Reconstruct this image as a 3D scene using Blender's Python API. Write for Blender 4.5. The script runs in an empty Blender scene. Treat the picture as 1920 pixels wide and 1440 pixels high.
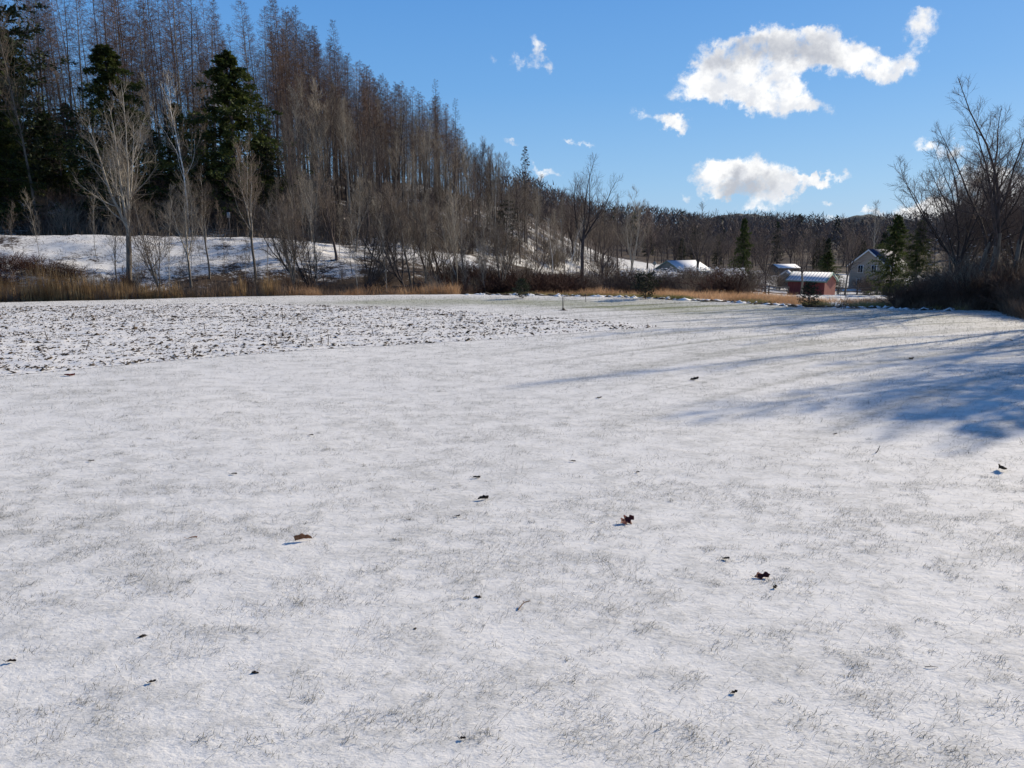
import bpy, math, random
import numpy as np
from mathutils import Vector

random.seed(7)
RNG = np.random.default_rng(7)
R = math.radians
scene = bpy.context.scene

# ------------------------------------------------------------------ camera
PITCH = R(10.83)
FPX = 1333.0                                   # focal length in 1920-wide pixels
CAM_Z = 2.7
cd = bpy.data.cameras.new('camera')
cd.sensor_width = 36.0
cd.lens = 36.0 * FPX / 1920.0
cd.clip_start = 0.05
cd.clip_end = 6000
cam = bpy.data.objects.new('camera', cd)
scene.collection.objects.link(cam)
cam.location = (0, 0, CAM_Z)
cam.rotation_euler = (math.pi / 2 - PITCH, 0, 0)
scene.camera = cam


def ray(u, v):
    b = 720.0 - v
    return (u - 960.0, FPX * math.cos(PITCH) + b * math.sin(PITCH), -FPX * math.sin(PITCH) + b * math.cos(PITCH))


def at(u, v, Y):
    d = ray(u, v)
    return (d[0] / d[1] * Y, Y, CAM_Z + d[2] / d[1] * Y)


def onz(u, v, z=0.0):
    d = ray(u, v)
    t = (z - CAM_Z) / d[2]
    return (d[0] * t, d[1] * t)


# ------------------------------------------------------------------ sun and sky
SUN_AZ = R(56)            # to the right of the view direction (+Y towards +X)
SUN_EL = R(25)
sd = bpy.data.lights.new('sun', 'SUN')
sd.energy = 5.0
sd.angle = R(0.53)
sd.color = (1.0, 0.87, 0.68)
sun = bpy.data.objects.new('sun', sd)
scene.collection.objects.link(sun)
sv = Vector((math.sin(SUN_AZ) * math.cos(SUN_EL), math.cos(SUN_AZ) * math.cos(SUN_EL), math.sin(SUN_EL)))
sun.rotation_euler = sv.to_track_quat('Z', 'Y').to_euler()

world = bpy.data.worlds.new('World')
scene.world = world
world.use_nodes = True
wt = world.node_tree
wt.nodes.clear()


class NT:
    """tiny node helper"""
    def __init__(self, tree):
        self.t = tree

    def n(self, typ, **kw):
        nd = self.t.nodes.new(typ)
        for k, v in kw.items():
            setattr(nd, k, v)
        return nd

    def link(self, a, b):
        self.t.links.new(a, b)

    def put(self, sock, val):
        if isinstance(val, bpy.types.NodeSocket):
            self.link(val, sock)
        elif val is not None:
            sock.default_value = val

    def math(self, op, a, b=None, c=None, clamp=False):
        nd = self.n('ShaderNodeMath', operation=op, use_clamp=clamp)
        self.put(nd.inputs[0], a)
        if b is not None:
            self.put(nd.inputs[1], b)
        if c is not None:
            self.put(nd.inputs[2], c)
        return nd.outputs[0]

    def vmath(self, op, a, b=None, scale=None):
        nd = self.n('ShaderNodeVectorMath', operation=op)
        self.put(nd.inputs[0], a)
        if b is not None:
            self.put(nd.inputs[1], b)
        if scale is not None:
            self.put(nd.inputs['Scale'], scale)
        return nd.outputs['Value'] if op in ('LENGTH', 'DOT_PRODUCT', 'DISTANCE') else nd.outputs[0]

    def noise(self, vec, scale, detail=4, rough=0.5, dist=0.0, color=False):
        nd = self.n('ShaderNodeTexNoise')
        self.put(nd.inputs['Vector'], vec)
        nd.inputs['Scale'].default_value = scale
        nd.inputs['Detail'].default_value = detail
        nd.inputs['Roughness'].default_value = rough
        nd.inputs['Distortion'].default_value = dist
        return nd.outputs['Color'] if color else nd.outputs['Fac']

    def smooth(self, val, a, b, lo=0.0, hi=1.0):
        nd = self.n('ShaderNodeMapRange', interpolation_type='SMOOTHSTEP')
        self.put(nd.inputs['Value'], val)
        nd.inputs['From Min'].default_value = a
        nd.inputs['From Max'].default_value = b
        nd.inputs['To Min'].default_value = lo
        nd.inputs['To Max'].default_value = hi
        return nd.outputs[0]

    def mix(self, fac, a, b, mode='MIX'):
        nd = self.n('ShaderNodeMix', data_type='RGBA', blend_type=mode)
        self.put(nd.inputs[0], fac)
        self.put(nd.inputs[6], a if isinstance(a, bpy.types.NodeSocket) else (*a, 1) if a is not None else None)
        self.put(nd.inputs[7], b if isinstance(b, bpy.types.NodeSocket) else (*b, 1) if b is not None else None)
        return nd.outputs[2]

    def mapping(self, vec, scale=(1, 1, 1), rot=(0, 0, 0), loc=(0, 0, 0)):
        nd = self.n('ShaderNodeMapping')
        self.put(nd.inputs['Vector'], vec)
        nd.inputs['Scale'].default_value = scale
        nd.inputs['Rotation'].default_value = rot
        nd.inputs['Location'].default_value = loc
        return nd.outputs[0]


W = NT(wt)
sky = W.n('ShaderNodeTexSky', sky_type='NISHITA')
sky.sun_disc = False
sky.sun_elevation = SUN_EL
sky.sun_rotation = SUN_AZ
sky.altitude = 300
sky.air_density = 1.25
sky.dust_density = 0.25
sky.ozone_density = 2.6
SKY_STRENGTH = 0.10
skycol0 = sky.outputs[0]

# cumulus clouds, fixed to directions of the sky: x/y and z/y of the direction
geo = W.n('ShaderNodeTexCoord')
sep = W.n('ShaderNodeSeparateXYZ')
W.link(geo.outputs['Generated'], sep.inputs[0])
el = W.n('ShaderNodeValToRGB')
W.link(sep.outputs[2], el.inputs[0])
cr_ = el.color_ramp
cr_.elements[0].position = 0.0; cr_.elements[0].color = (.27, .48, .75, 1)
cr_.elements[1].position = 1.0; cr_.elements[1].color = (.018, .065, .21, 1)
for p_, c_ in ((.08, (.215, .44, .75, 1)), (.20, (.12, .34, .71, 1)), (.32, (.075, .27, .66, 1)), (.5, (.05, .17, .45, 1)), (.7, (.028, .10, .30, 1))):
    e_ = cr_.elements.new(p_); e_.color = c_
rampcol = W.vmath('SCALE', el.outputs[0], scale=10.0)
skycol = W.mix(0.8, skycol0, rampcol)
yy = W.math('MAXIMUM', sep.outputs[1], 0.05)
pu = W.math('DIVIDE', sep.outputs[0], yy)
pv = W.math('DIVIDE', sep.outputs[2], yy)
comb = W.n('ShaderNodeCombineXYZ')
W.link(pu, comb.inputs[0]); W.link(pv, comb.inputs[1])
P0 = comb.outputs[0]
# domain warp
nz = W.noise(P0, 9.0, 6, 0.6, 0, True)
nz2 = W.vmath('SUBTRACT', nz, (0.5, 0.5, 0.5))
nz3 = W.vmath('SUBTRACT', W.noise(P0, 34.0, 6, 0.65, 0, True), (0.5, 0.5, 0.5))
PW = W.vmath('ADD', W.vmath('ADD', P0, W.vmath('SCALE', nz2, scale=0.055)), W.vmath('SCALE', nz3, scale=0.045))


def blob_field(blobs, vec):
    tot = None
    for (u, v, a, b, rot, wgt) in blobs:
        d = ray(u, v)
        cx, cy = d[0] / d[1], d[2] / d[1]
        e = W.vmath('SUBTRACT', vec, (cx, cy, 0))
        if rot:
            r_ = W.n('ShaderNodeVectorRotate', rotation_type='Z_AXIS')
            W.link(e, r_.inputs['Vector']); r_.inputs['Angle'].default_value = R(rot)
            e = r_.outputs[0]
        e = W.vmath('MULTIPLY', e, (FPX / a, FPX / b, 0))
        l = W.vmath('LENGTH', e)
        f = W.smooth(l, 0.0, 1.6, wgt, 0.0)
        tot = f if tot is None else W.math('ADD', tot, f)
    return tot


# (u, v, half width, half height, tilt, weight) in photograph pixels
BIG = [(1400, 100, 80, 32, 0, 1.0), (1480, 92, 95, 34, 0, 1.05), (1570, 100, 80, 32, 8, 1.0), (1640, 112, 60, 24, 8, .85),
       (1695, 108, 38, 20, -35, .55), (1738, 58, 38, 26, -30, .55), (1715, 40, 20, 14, 0, .35), (1350, 115, 45, 22, -20, .7),
       (1300, 155, 52, 26, 0, .9), (1370, 170, 70, 30, 10, .95), (1440, 180, 75, 36, 12, 1.05), (1450, 140, 55, 30, 0, .8),
       (1510, 205, 50, 14, 3, .75), (1490, 170, 40, 24, 0, .5),
       (1240, 220, 50, 13, 12, .75), (1285, 232, 38, 12, 20, .6), (1300, 208, 18, 8, 0, .4),
       (970, 115, 42, 15, 12, .6), (1008, 92, 14, 28, -15, .5), (1025, 122, 12, 14, 20, .42), (930, 122, 22, 7, 10, .35)]
LOW = [(1345, 330, 45, 22, 0, .9), (1405, 330, 60, 30, 0, 1.1), (1450, 345, 45, 34, 0, 1.05), (1350, 355, 45, 12, 4, .75),
       (1430, 374, 40, 9, 12, .5), (1500, 348, 42, 12, -10, .9), (1552, 341, 50, 8, 0, .85), (1592, 330, 16, 6, 0, .5),
       (1410, 382, 34, 8, 10, .6), (1278, 370, 14, 9, 15, .5), (1555, 382, 14, 5, 8, .45),
       (1735, 275, 32, 12, 5, .7), (1780, 290, 40, 12, 5, .6), (1712, 320, 16, 5, 0, .45), (1100, 268, 16, 6, 6, .5), (1072, 264, 14, 5, 6, .3),
       (958, 268, 20, 7, 8, .5), (1018, 325, 26, 8, 6, .65), (995, 318, 14, 7, 0, .35),
       (1860, 335, 80, 24, 0, 1.1), (1905, 345, 60, 24, 0, 1.1), (1870, 395, 110, 28, 0, 1.2), (1700, 404, 70, 16, 0, 1.1), (1790, 400, 80, 22, 0, 1.2), (1630, 398, 18, 6, 0, .4), (1960, 380, 90, 40, 0, 1.0),
       (1440, 418, 90, 8, 0, .6), (1580, 418, 70, 7, 0, .5), (440, 190, 80, 30, 30, .7), (640, 250, 60, 40, 40, .6)]
FB = blob_field(BIG + LOW, PW)
fine = W.noise(P0, 22.0, 9, 0.66, 0.2)
fine_c = W.math('SUBTRACT', fine, 0.5)
finer_c = W.math('SUBTRACT', W.noise(P0, 70.0, 6, 0.6), 0.5)
dens = W.math('ADD', W.math('ADD', W.math('MINIMUM', FB, 1.05), W.math('MULTIPLY', fine_c, 2.7)), W.math('MULTIPLY', finer_c, 0.9))
above = W.smooth(pv, -0.02, 0.01)
front = W.smooth(sep.outputs[1], 0.10, 0.25)
alpha = W.smooth(dens, 0.22, 1.05)
alpha = W.math('MULTIPLY', alpha, W.smooth(FB, .04, .30))
alpha = W.math('MULTIPLY', W.math('MULTIPLY', alpha, above), front)
# thickness greys the body away from the sun (sun is to the right and above)
PS = W.vmath('ADD', PW, (0.022, 0.020, 0))
GREY = [(1455, 104, 95, 24, -4, 1.6), (1380, 112, 70, 22, 8, 1.1), (1540, 118, 45, 16, 10, .9), (1415, 348, 62, 22, 0, 1.5), (1370, 345, 40, 16, 0, 1.0),
        (1405, 205, 34, 16, 20, .55), (1340, 180, 40, 12, 14, .35), (1860, 405, 90, 18, 0, .6), (1720, 412, 50, 8, 0, .5)]
FG = blob_field(GREY, W.vmath('ADD', P0, W.vmath('SCALE', nz2, scale=0.11)))
gfac = W.smooth(W.math('ADD', FG, W.math('MULTIPLY', fine_c, 1.8)), 0.05, 1.5)
puff = W.smooth(W.noise(W.vmath('ADD', P0, (0.006, 0.006, 0)), 30.0, 7, 0.6), .38, .62)
lit_c = W.mix(puff, (7.2, 7.35, 7.7), (9.6, 9.55, 9.4))
ccol = W.mix(W.math('MULTIPLY', gfac, .9), lit_c, W.mix(puff, (4.3, 4.5, 5.0), (5.6, 5.75, 6.1)))
final = W.mix(W.math('MULTIPLY', alpha, 0.97), skycol, ccol)
bg = W.n('ShaderNodeBackground')
W.link(final, bg.inputs[0])
bg.inputs[1].default_value = SKY_STRENGTH
wo = W.n('ShaderNodeOutputWorld')
W.link(bg.outputs[0], wo.inputs[0])

scene.view_settings.view_transform = 'Standard'
scene.view_settings.look = 'None'
scene.view_settings.exposure = 0.2
scene.view_settings.gamma = 1.0
scene.view_settings.use_curve_mapping = False
scene.render.engine = 'CYCLES'
scene.cycles.max_bounces = 5
scene.cycles.diffuse_bounces = 3
scene.cycles.transparent_max_bounces = 6


# ------------------------------------------------------------------ materials
def material(name):
    m = bpy.data.materials.new(name)
    m.use_nodes = True
    t = NT(m.node_tree)
    b = m.node_tree.nodes['Principled BSDF']
    b.inputs['Roughness'].default_value = 0.8
    b.inputs['Specular IOR Level'].default_value = 0.25
    return m, t, b


def simple(name, c1, c2, scale=3.0, rough=0.8, spread=0.25, obj_coord=True, stretch=(1, 1, 1), transl=0.0, bump=0.0):
    """two-tone noise, with a brightness of its own for every object"""
    m, t, b = material(name)
    tc = t.n('ShaderNodeTexCoord')
    v = t.mapping(tc.outputs['Object'], stretch)
    f = t.smooth(t.noise(v, scale, 5, 0.6), 0.3, 0.7)
    col = t.mix(f, c1, c2)
    oi = t.n('ShaderNodeObjectInfo')
    br = t.math('MULTIPLY_ADD', oi.outputs['Random'], 2 * spread, 1 - spread)
    hsv = t.n('ShaderNodeHueSaturation')
    t.link(col, hsv.inputs['Color']); t.link(br, hsv.inputs['Value'])
    t.link(hsv.outputs[0], b.inputs['Base Color'])
    b.inputs['Roughness'].default_value = rough
    if bump:
        bp = t.n('ShaderNodeBump')
        bp.inputs['Strength'].default_value = bump
        t.link(f, bp.inputs['Height']); t.link(bp.outputs[0], b.inputs['Normal'])
    if transl:
        tr = t.n('ShaderNodeBsdfTranslucent')
        t.link(hsv.outputs[0], tr.inputs[0])
        ms = t.n('ShaderNodeMixShader')
        ms.inputs[0].default_value = transl
        out = m.node_tree.nodes['Material Output']
        t.link(b.outputs[0], ms.inputs[1]); t.link(tr.outputs[0], ms.inputs[2])
        t.link(ms.outputs[0], out.inputs[0])
    return m


M = {}
M['bark_grey'] = simple('bark_grey', (.10, .085, .07), (.21, .185, .155), 2.5, .9, .3, stretch=(3, 3, .6))
M['bark_pale'] = simple('bark_pale', (.22, .195, .16), (.40, .37, .32), 2.0, .85, .2, stretch=(2, 2, .8))
M['bark_white'] = simple('bark_white', (.45, .42, .38), (.70, .67, .62), 3.0, .8, .1, stretch=(1, 1, 3))
M['bark_dark'] = simple('bark_dark', (.045, .035, .032), (.10, .08, .075), 2.5, .9, .25, stretch=(3, 3, .6))
M['twig_pale'] = simple('twig_pale', (.165, .14, .11), (.33, .285, .225), .6, .85, .25)
M['twig_brown'] = simple('twig_brown', (.095, .074, .058), (.20, .158, .125), .6, .85, .3)
M['twig_red'] = simple('twig_red', (.085, .054, .040), (.175, .112, .084), .5, .85, .3)
M['twig_mid'] = simple('twig_mid', (.10, .075, .066), (.19, .145, .125), .6, .85, .25)
M['twig_dark'] = simple('twig_dark', (.055, .042, .038), (.12, .09, .08), .6, .85, .25)
M['bramble'] = simple('bramble', (.040, .018, .014), (.10, .045, .032), .8, .85, .25)
M['needles'] = simple('needles', (.016, .028, .010), (.085, .105, .026), 1.1, .7, .25, transl=.3)
M['needles_dull'] = simple('needles_dull', (.016, .024, .014), (.042, .055, .026), 1.4, .75, .25, transl=.15)
M['reed'] = simple('reed', (.20, .12, .055), (.55, .38, .19), 2.2, .8, .2, transl=.4)
M['reed_brown'] = simple('reed_brown', (.085, .06, .045), (.30, .21, .145), 1.8, .8, .2, transl=.15)
M['gold_grass'] = simple('gold_grass', (.30, .17, .09), (.60, .40, .24), 1.3, .8, .1, transl=.45)
M['straw_green'] = simple('straw_green', (.14, .15, .05), (.42, .34, .15), .4, .8, .1, transl=.2)
M['blade'] = simple('grass_blade', (.045, .048, .034), (.13, .125, .088), .9, .7, .1, transl=.15)
M['clod'] = simple('soil_clod', (.042, .032, .023), (.13, .098, .07), 1.3, .95, .1)
M['snow_plain'] = simple('snow_plain', (.74, .76, .80), (.82, .84, .87), .8, .7, .03)
M['oak_leaf_brown'] = simple('oak_leaf_brown', (.16, .065, .03), (.34, .16, .075), 18, .5, .05, transl=.12)
M['oak_leaf_red'] = simple('oak_leaf_red', (.075, .010, .010), (.14, .022, .016), 18, .6, .05)
M['leaf_black'] = simple('leaf_black', (.014, .011, .010), (.035, .025, .02), 18, .7, .05)
M['twig_tan'] = simple('twig_tan', (.20, .12, .07), (.34, .22, .14), 22, .7, .05)


# ------------------------------------------------------------------ mesh helpers
class MB:
    def __init__(self):
        self.v = []; self.f = []; self.n = 0; self.sm = []

    def add(self, verts, faces):
        """verts (N,3); faces (M,k) int array"""
        verts = np.asarray(verts, dtype=np.float32).reshape(-1, 3)
        faces = np.asarray(faces, dtype=np.int32)
        self.v.append(verts); self.f.append(faces + self.n)
        self.n += len(verts)

    def box(self, c, s, rz=0.0, taper=1.0):
        x, y, z = np.array(s) / 2.0
        v = np.array([(-x, -y, -z), (x, -y, -z), (x, y, -z), (-x, y, -z), (-x * taper, -y * taper, z), (x * taper, -y * taper, z), (x * taper, y * taper, z), (-x * taper, y * taper, z)])
        c_, s_ = math.cos(rz), math.sin(rz)
        v = np.stack([v[:, 0] * c_ - v[:, 1] * s_, v[:, 0] * s_ + v[:, 1] * c_, v[:, 2]], 1) + np.array(c)
        self.add(v, [(3, 2, 1, 0), (4, 5, 6, 7), (0, 1, 5, 4), (1, 2, 6, 5), (2, 3, 7, 6), (3, 0, 4, 7)])
        return self

    def poly(self, verts, faces):
        base = self.n
        self.v.append(np.asarray(verts, dtype=np.float32)); self.n += len(verts)
        for f in faces:
            self.f.append(np.asarray([f], dtype=np.int32) + base)
        return self

    def mesh(self, name, mat, smooth=False):
        me = bpy.data.meshes.new(name)
        V = np.concatenate(self.v) if self.v else np.zeros((0, 3), np.float32)
        me.vertices.add(len(V))
        me.vertices.foreach_set('co', V.ravel())
        loops = np.concatenate([f.ravel() for f in self.f])
        sizes = np.concatenate([np.full(len(f), f.shape[1], np.int32) for f in self.f])
        me.loops.add(len(loops))
        me.loops.foreach_set('vertex_index', loops)
        me.polygons.add(len(sizes))
        starts = np.concatenate([[0], np.cumsum(sizes)[:-1]]).astype(np.int32)
        me.polygons.foreach_set('loop_start', starts)
        me.polygons.foreach_set('loop_total', sizes)
        if smooth:
            me.polygons.foreach_set('use_smooth', np.ones(len(sizes), dtype=bool))
        me.update(calc_edges=True)
        me.materials.append(mat)
        return me


def obj(name, me, parent=None, loc=None, rz=0.0, scale=None):
    o = bpy.data.objects.new(name, me)
    scene.collection.objects.link(o)
    if parent is not None:
        o.parent = parent
    if loc is not None:
        o.location = loc
    if rz:
        o.rotation_euler = (0, 0, rz)
    if scale is not None:
        o.scale = (scale, scale, scale) if not isinstance(scale, tuple) else scale
    return o


def tag(o, label=None, cat=None, group=None, kind=None):
    if label: o['label'] = label
    if cat: o['category'] = cat
    if group: o['group'] = group
    if kind: o['kind'] = kind
    return o


def tubes(pts, rad, n):
    """pts (N,k,3), rad (N,k) -> verts, quads for N tubes"""
    N, k, _ = pts.shape
    tan = np.empty_like(pts)
    tan[:, 1:-1] = pts[:, 2:] - pts[:, :-2] if k > 2 else 0
    tan[:, 0] = pts[:, 1] - pts[:, 0]
    tan[:, -1] = pts[:, -1] - pts[:, -2]
    tan /= np.linalg.norm(tan, axis=2, keepdims=True) + 1e-9
    ref = np.where(np.abs(tan[:, :1, 2:3]) > 0.8, np.array([[[1.0, 0, 0]]]), np.array([[[0, 0, 1.0]]]))
    ref = np.broadcast_to(ref, tan.shape)
    a = np.cross(tan, ref); a /= np.linalg.norm(a, axis=2, keepdims=True) + 1e-9
    b = np.cross(tan, a)
    ang = np.arange(n) / n * 2 * math.pi
    V = pts[:, :, None, :] + rad[:, :, None, None] * (np.cos(ang)[None, None, :, None] * a[:, :, None, :] + np.sin(ang)[None, None, :, None] * b[:, :, None, :])
    V = V.reshape(-1, 3)
    base = (np.arange(N) * k * n)[:, None, None] + (np.arange(k - 1) * n)[None, :, None]
    j = np.arange(n)[None, None, :]; j2 = (j + 1) % n
    F = np.stack(np.broadcast_arrays(base + j, base + j2, base + n + j2, base + n + j), -1).reshape(-1, 4)
    return V, F


def norm(a):
    return a / (np.linalg.norm(a, axis=-1, keepdims=True) + 1e-9)


def grow(P, D, L, Rr, k, curl, lift, rng, tip=0.25):
    N = len(P)
    pts = np.zeros((N, k + 1, 3)); pts[:, 0] = P
    d = norm(D.copy())
    up = np.array([0, 0, 1.0])
    for i in range(k):
        d = norm(d + rng.normal(0, curl, (N, 3)) + lift * up)
        pts[:, i + 1] = pts[:, i] + d * (L / k)[:, None]
    t = np.linspace(0, 1, k + 1)[None, :]
    rad = Rr[:, None] * (1 - (1 - tip) * t)
    return pts, rad


def children(pts, rad, m, t0, t1, ang, angv, rng, seq=True):
    """m children per parent -> P, D, parent radius there, t"""
    N, k, _ = pts.shape
    t = t0 + (t1 - t0) * (np.arange(m)[None, :] + rng.uniform(0, 1, (N, m))) / m
    x = np.clip(t * (k - 1), 0, k - 1 - 1e-6)
    i = x.astype(int); f = (x - i)
    ar = np.arange(N)[:, None]
    A = pts[ar, i]; B = pts[ar, i + 1]
    P = A + (B - A) * f[..., None]
    T = norm(B - A)
    r = rad[ar, i] * (1 - f) + rad[ar, i + 1] * f
    az = (np.arange(m)[None, :] * 2.4 + rng.uniform(0, 6.28, (N, 1)) + rng.normal(0, .5, (N, m)))
    ref = np.where(np.abs(T[..., 2:3]) > 0.9, np.array([1.0, 0, 0]), np.array([0, 0, 1.0]))
    a = norm(np.cross(T, ref)); b = np.cross(T, a)
    an = ang + rng.normal(0, angv, (N, m))
    D = np.cos(an)[..., None] * T + np.sin(an)[..., None] * (np.cos(az)[..., None] * a + np.sin(az)[..., None] * b)
    return P.reshape(-1, 3), D.reshape(-1, 3), r.ravel(), t.ravel()


# ------------------------------------------------------------------ tree kinds (each returns meshes for trunk, limbs, crown)
def deciduous(seed, H=12.0, fork=0.3, leaders=4, spread=0.42, trunk_r=0.17, m2=11, m3=7, m4=4, lean=(0, 0), twig=0.006,
              mats=('bark_grey', 'bark_grey', 'twig_brown'), lift=0.10, name='tree', stems=1, l2=0.36, tops=True):
    rng = np.random.default_rng(seed)
    tr, li, cr = MB(), MB(), MB()
    P = np.zeros((stems, 3)); P[:, :2] = rng.normal(0, .12 * (stems > 1), (stems, 2))
    D = np.tile(np.array([lean[0], lean[1], 1.0]), (stems, 1)); D[:, :2] += rng.normal(0, .16 * (stems > 1), (stems, 2))
    th = H * fork * rng.uniform(.85, 1.15, stems)
    p, r = grow(P, D, th, np.full(stems, trunk_r), 7, .045, 0.01, rng, .78)
    r[:, 0] *= 1.45; r[:, 1] *= 1.1
    p[:, 0, 2] -= .35
    tr.add(*tubes(p, r, 8))
    # leaders
    P1, D1, rr, tt = children(p, r, leaders, .72, 1.0, spread, .12, rng)
    P1[leaders - 1::leaders] = p[:, -1]                      # one carries straight on
    D1[leaders - 1::leaders] = norm(p[:, -1] - p[:, -2]) + rng.normal(0, .08, (stems, 3))
    L1 = (H - th.repeat(leaders) * .9) * rng.uniform(.72, 1.02, len(P1))
    L1[leaders - 1::leaders] = (H - th)
    p1, r1 = grow(P1, D1, L1, rr * rng.uniform(.50, .72, len(P1)), 9, .085, lift * .75, rng, .10)
    li.add(*tubes(p1, r1, 5))
    # trunk side branches low down
    P2, D2, rr, tt = children(p1, r1, m2, .10, .97, .75, .16, rng)
    L2 = H * l2 * (1.12 - tt) * rng.uniform(.5, 1.1, len(P2)) + .3
    p2, r2 = grow(P2, D2, L2, np.maximum(rr * .48, .012), 6, .11, lift, rng, .22)
    li.add(*tubes(p2, r2, 4))
    P3, D3, rr, tt = children(p2, r2, m3, .15, 1.0, .62, .2, rng)
    L3 = np.repeat(L2, m3) * .48 * (1.15 - tt * .6) * rng.uniform(.5, 1.1, len(P3)) + .15
    p3, r3 = grow(P3, D3, L3, np.maximum(rr * .5, twig * 1.35), 3, .13, lift, rng, .5)
    cr.add(*tubes(p3, r3, 3))
    P4, D4, rr, tt = children(p3, r3, m4, .1, 1.0, .55, .2, rng)
    L4 = np.repeat(L3, m4) * .6 * rng.uniform(.5, 1.1, len(P4)) + .1
    p4, r4 = grow(P4, D4, L4, np.full(len(P4), twig), 2, .13, lift, rng, .6)
    cr.add(*tubes(p4, r4, 3))
    return [('trunk', tr.mesh(name + '_trunk', M[mats[0]], True)), ('limbs', li.mesh(name + '_limbs', M[mats[1]], True)), ('crown', cr.mesh(name + '_crown', M[mats[2]]))]


def forest_tree(seed, H=18.0, clear=0.45, trunk_r=0.14, m1=26, m2=7, m3=4, ang=.62, mats=('bark_grey', 'twig_brown'), name='forest_tree', L=.24, twig=.008, lift=.12, wob=.02):
    rng = np.random.default_rng(seed)
    tr, cr = MB(), MB()
    p, r = grow(np.array([[0, 0, -.4]]), np.array([[0, 0, 1.0]]), np.array([H]), np.array([trunk_r]), 14, wob, .02, rng, .08)
    r[:, 0] *= 1.3
    tr.add(*tubes(p, r, 6))
    P1, D1, rr, tt = children(p, r, m1, clear, .99, ang, .13, rng)
    L1 = H * L * (1.1 - (tt - clear) / (1 - clear)) * rng.uniform(.4, 1.1, len(P1)) + .3
    p1, r1 = grow(P1, D1, L1, np.maximum(rr * .4, .014), 6, .09, lift, rng, .2)
    tr.add(*tubes(p1, r1, 4))
    P2, D2, rr, tt = children(p1, r1, m2, .15, 1, .6, .2, rng)
    L2 = np.repeat(L1, m2) * .42 * rng.uniform(.5, 1.1, len(P2)) + .2
    p2, r2 = grow(P2, D2, L2, np.full(len(P2), twig * 1.3), 3, .12, lift, rng, .5)
    cr.add(*tubes(p2, r2, 3))
    P3, D3, rr, tt = children(p2, r2, m3, .15, 1, .55, .2, rng)
    L3 = np.repeat(L2, m3) * .6 * rng.uniform(.5, 1.1, len(P3)) + .1
    p3, r3 = grow(P3, D3, L3, np.full(len(P3), twig), 2, .12, lift, rng, .6)
    cr.add(*tubes(p3, r3, 3))
    return [('trunk', tr.mesh(name + '_trunk', M[mats[0]], True)), ('crown', cr.mesh(name + '_crown', M[mats[1]]))]


def larch(seed, H=24.0, clear=.42, name='larch', m1=95, mats=('bark_dark', 'twig_red'), width=.115):
    rng = np.random.default_rng(seed)
    tr, cr = MB(), MB()
    p, r = grow(np.array([[0, 0, -.4]]), np.array([[0, 0, 1.0]]), np.array([H]), np.array([.15]), 14, .012, .02, rng, .06)
    tr.add(*tubes(p, r, 6))
    # dead stubs on the bare lower stem
    Ps, Ds, rr, tt = children(p, r, 34, .14, clear + .1, 1.5, .15, rng)
    ps, rs = grow(Ps, Ds, rng.uniform(.4, 1.5, len(Ps)), np.full(len(Ps), .014), 3, .06, .01, rng, .4)
    tr.add(*tubes(ps, rs, 3))
    P1, D1, rr, tt = children(p, r, m1, clear, .995, 1.42, .10, rng)
    tn = (tt - clear) / (1 - clear)
    L1 = H * width * (1.03 - tn) ** .85 * rng.uniform(.6, 1.1, len(P1)) * np.clip(.55 + tn * 2.2, 0, 1) + .15
    p1, r1 = grow(P1, D1, L1, np.full(len(P1), .018), 5, .05, .07, rng, .3)
    cr.add(*tubes(p1, r1, 3))
    P2, D2, rr, tt = children(p1, r1, 8, .12, 1, .8, .2, rng)
    L2 = np.repeat(L1, 8) * .34 * (1.15 - tt * .7) * rng.uniform(.5, 1.1, len(P2)) + .12
    p2, r2 = grow(P2, D2, L2, np.full(len(P2), .0095), 2, .1, .03, rng, .5)
    cr.add(*tubes(p2, r2, 3))
    P3, D3, rr, tt = children(p2, r2, 2, .2, 1, .7, .2, rng)
    L3 = np.repeat(L2, 2) * .55 + .05
    p3, r3 = grow(P3, D3, L3, np.full(len(P3), .0085), 1, .1, .0, rng, .6)
    cr.add(*tubes(p3, r3, 3))
    return [('trunk', tr.mesh(name + '_trunk', M[mats[0]], True)), ('crown', cr.mesh(name + '_crown', M[mats[1]]))]


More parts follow.
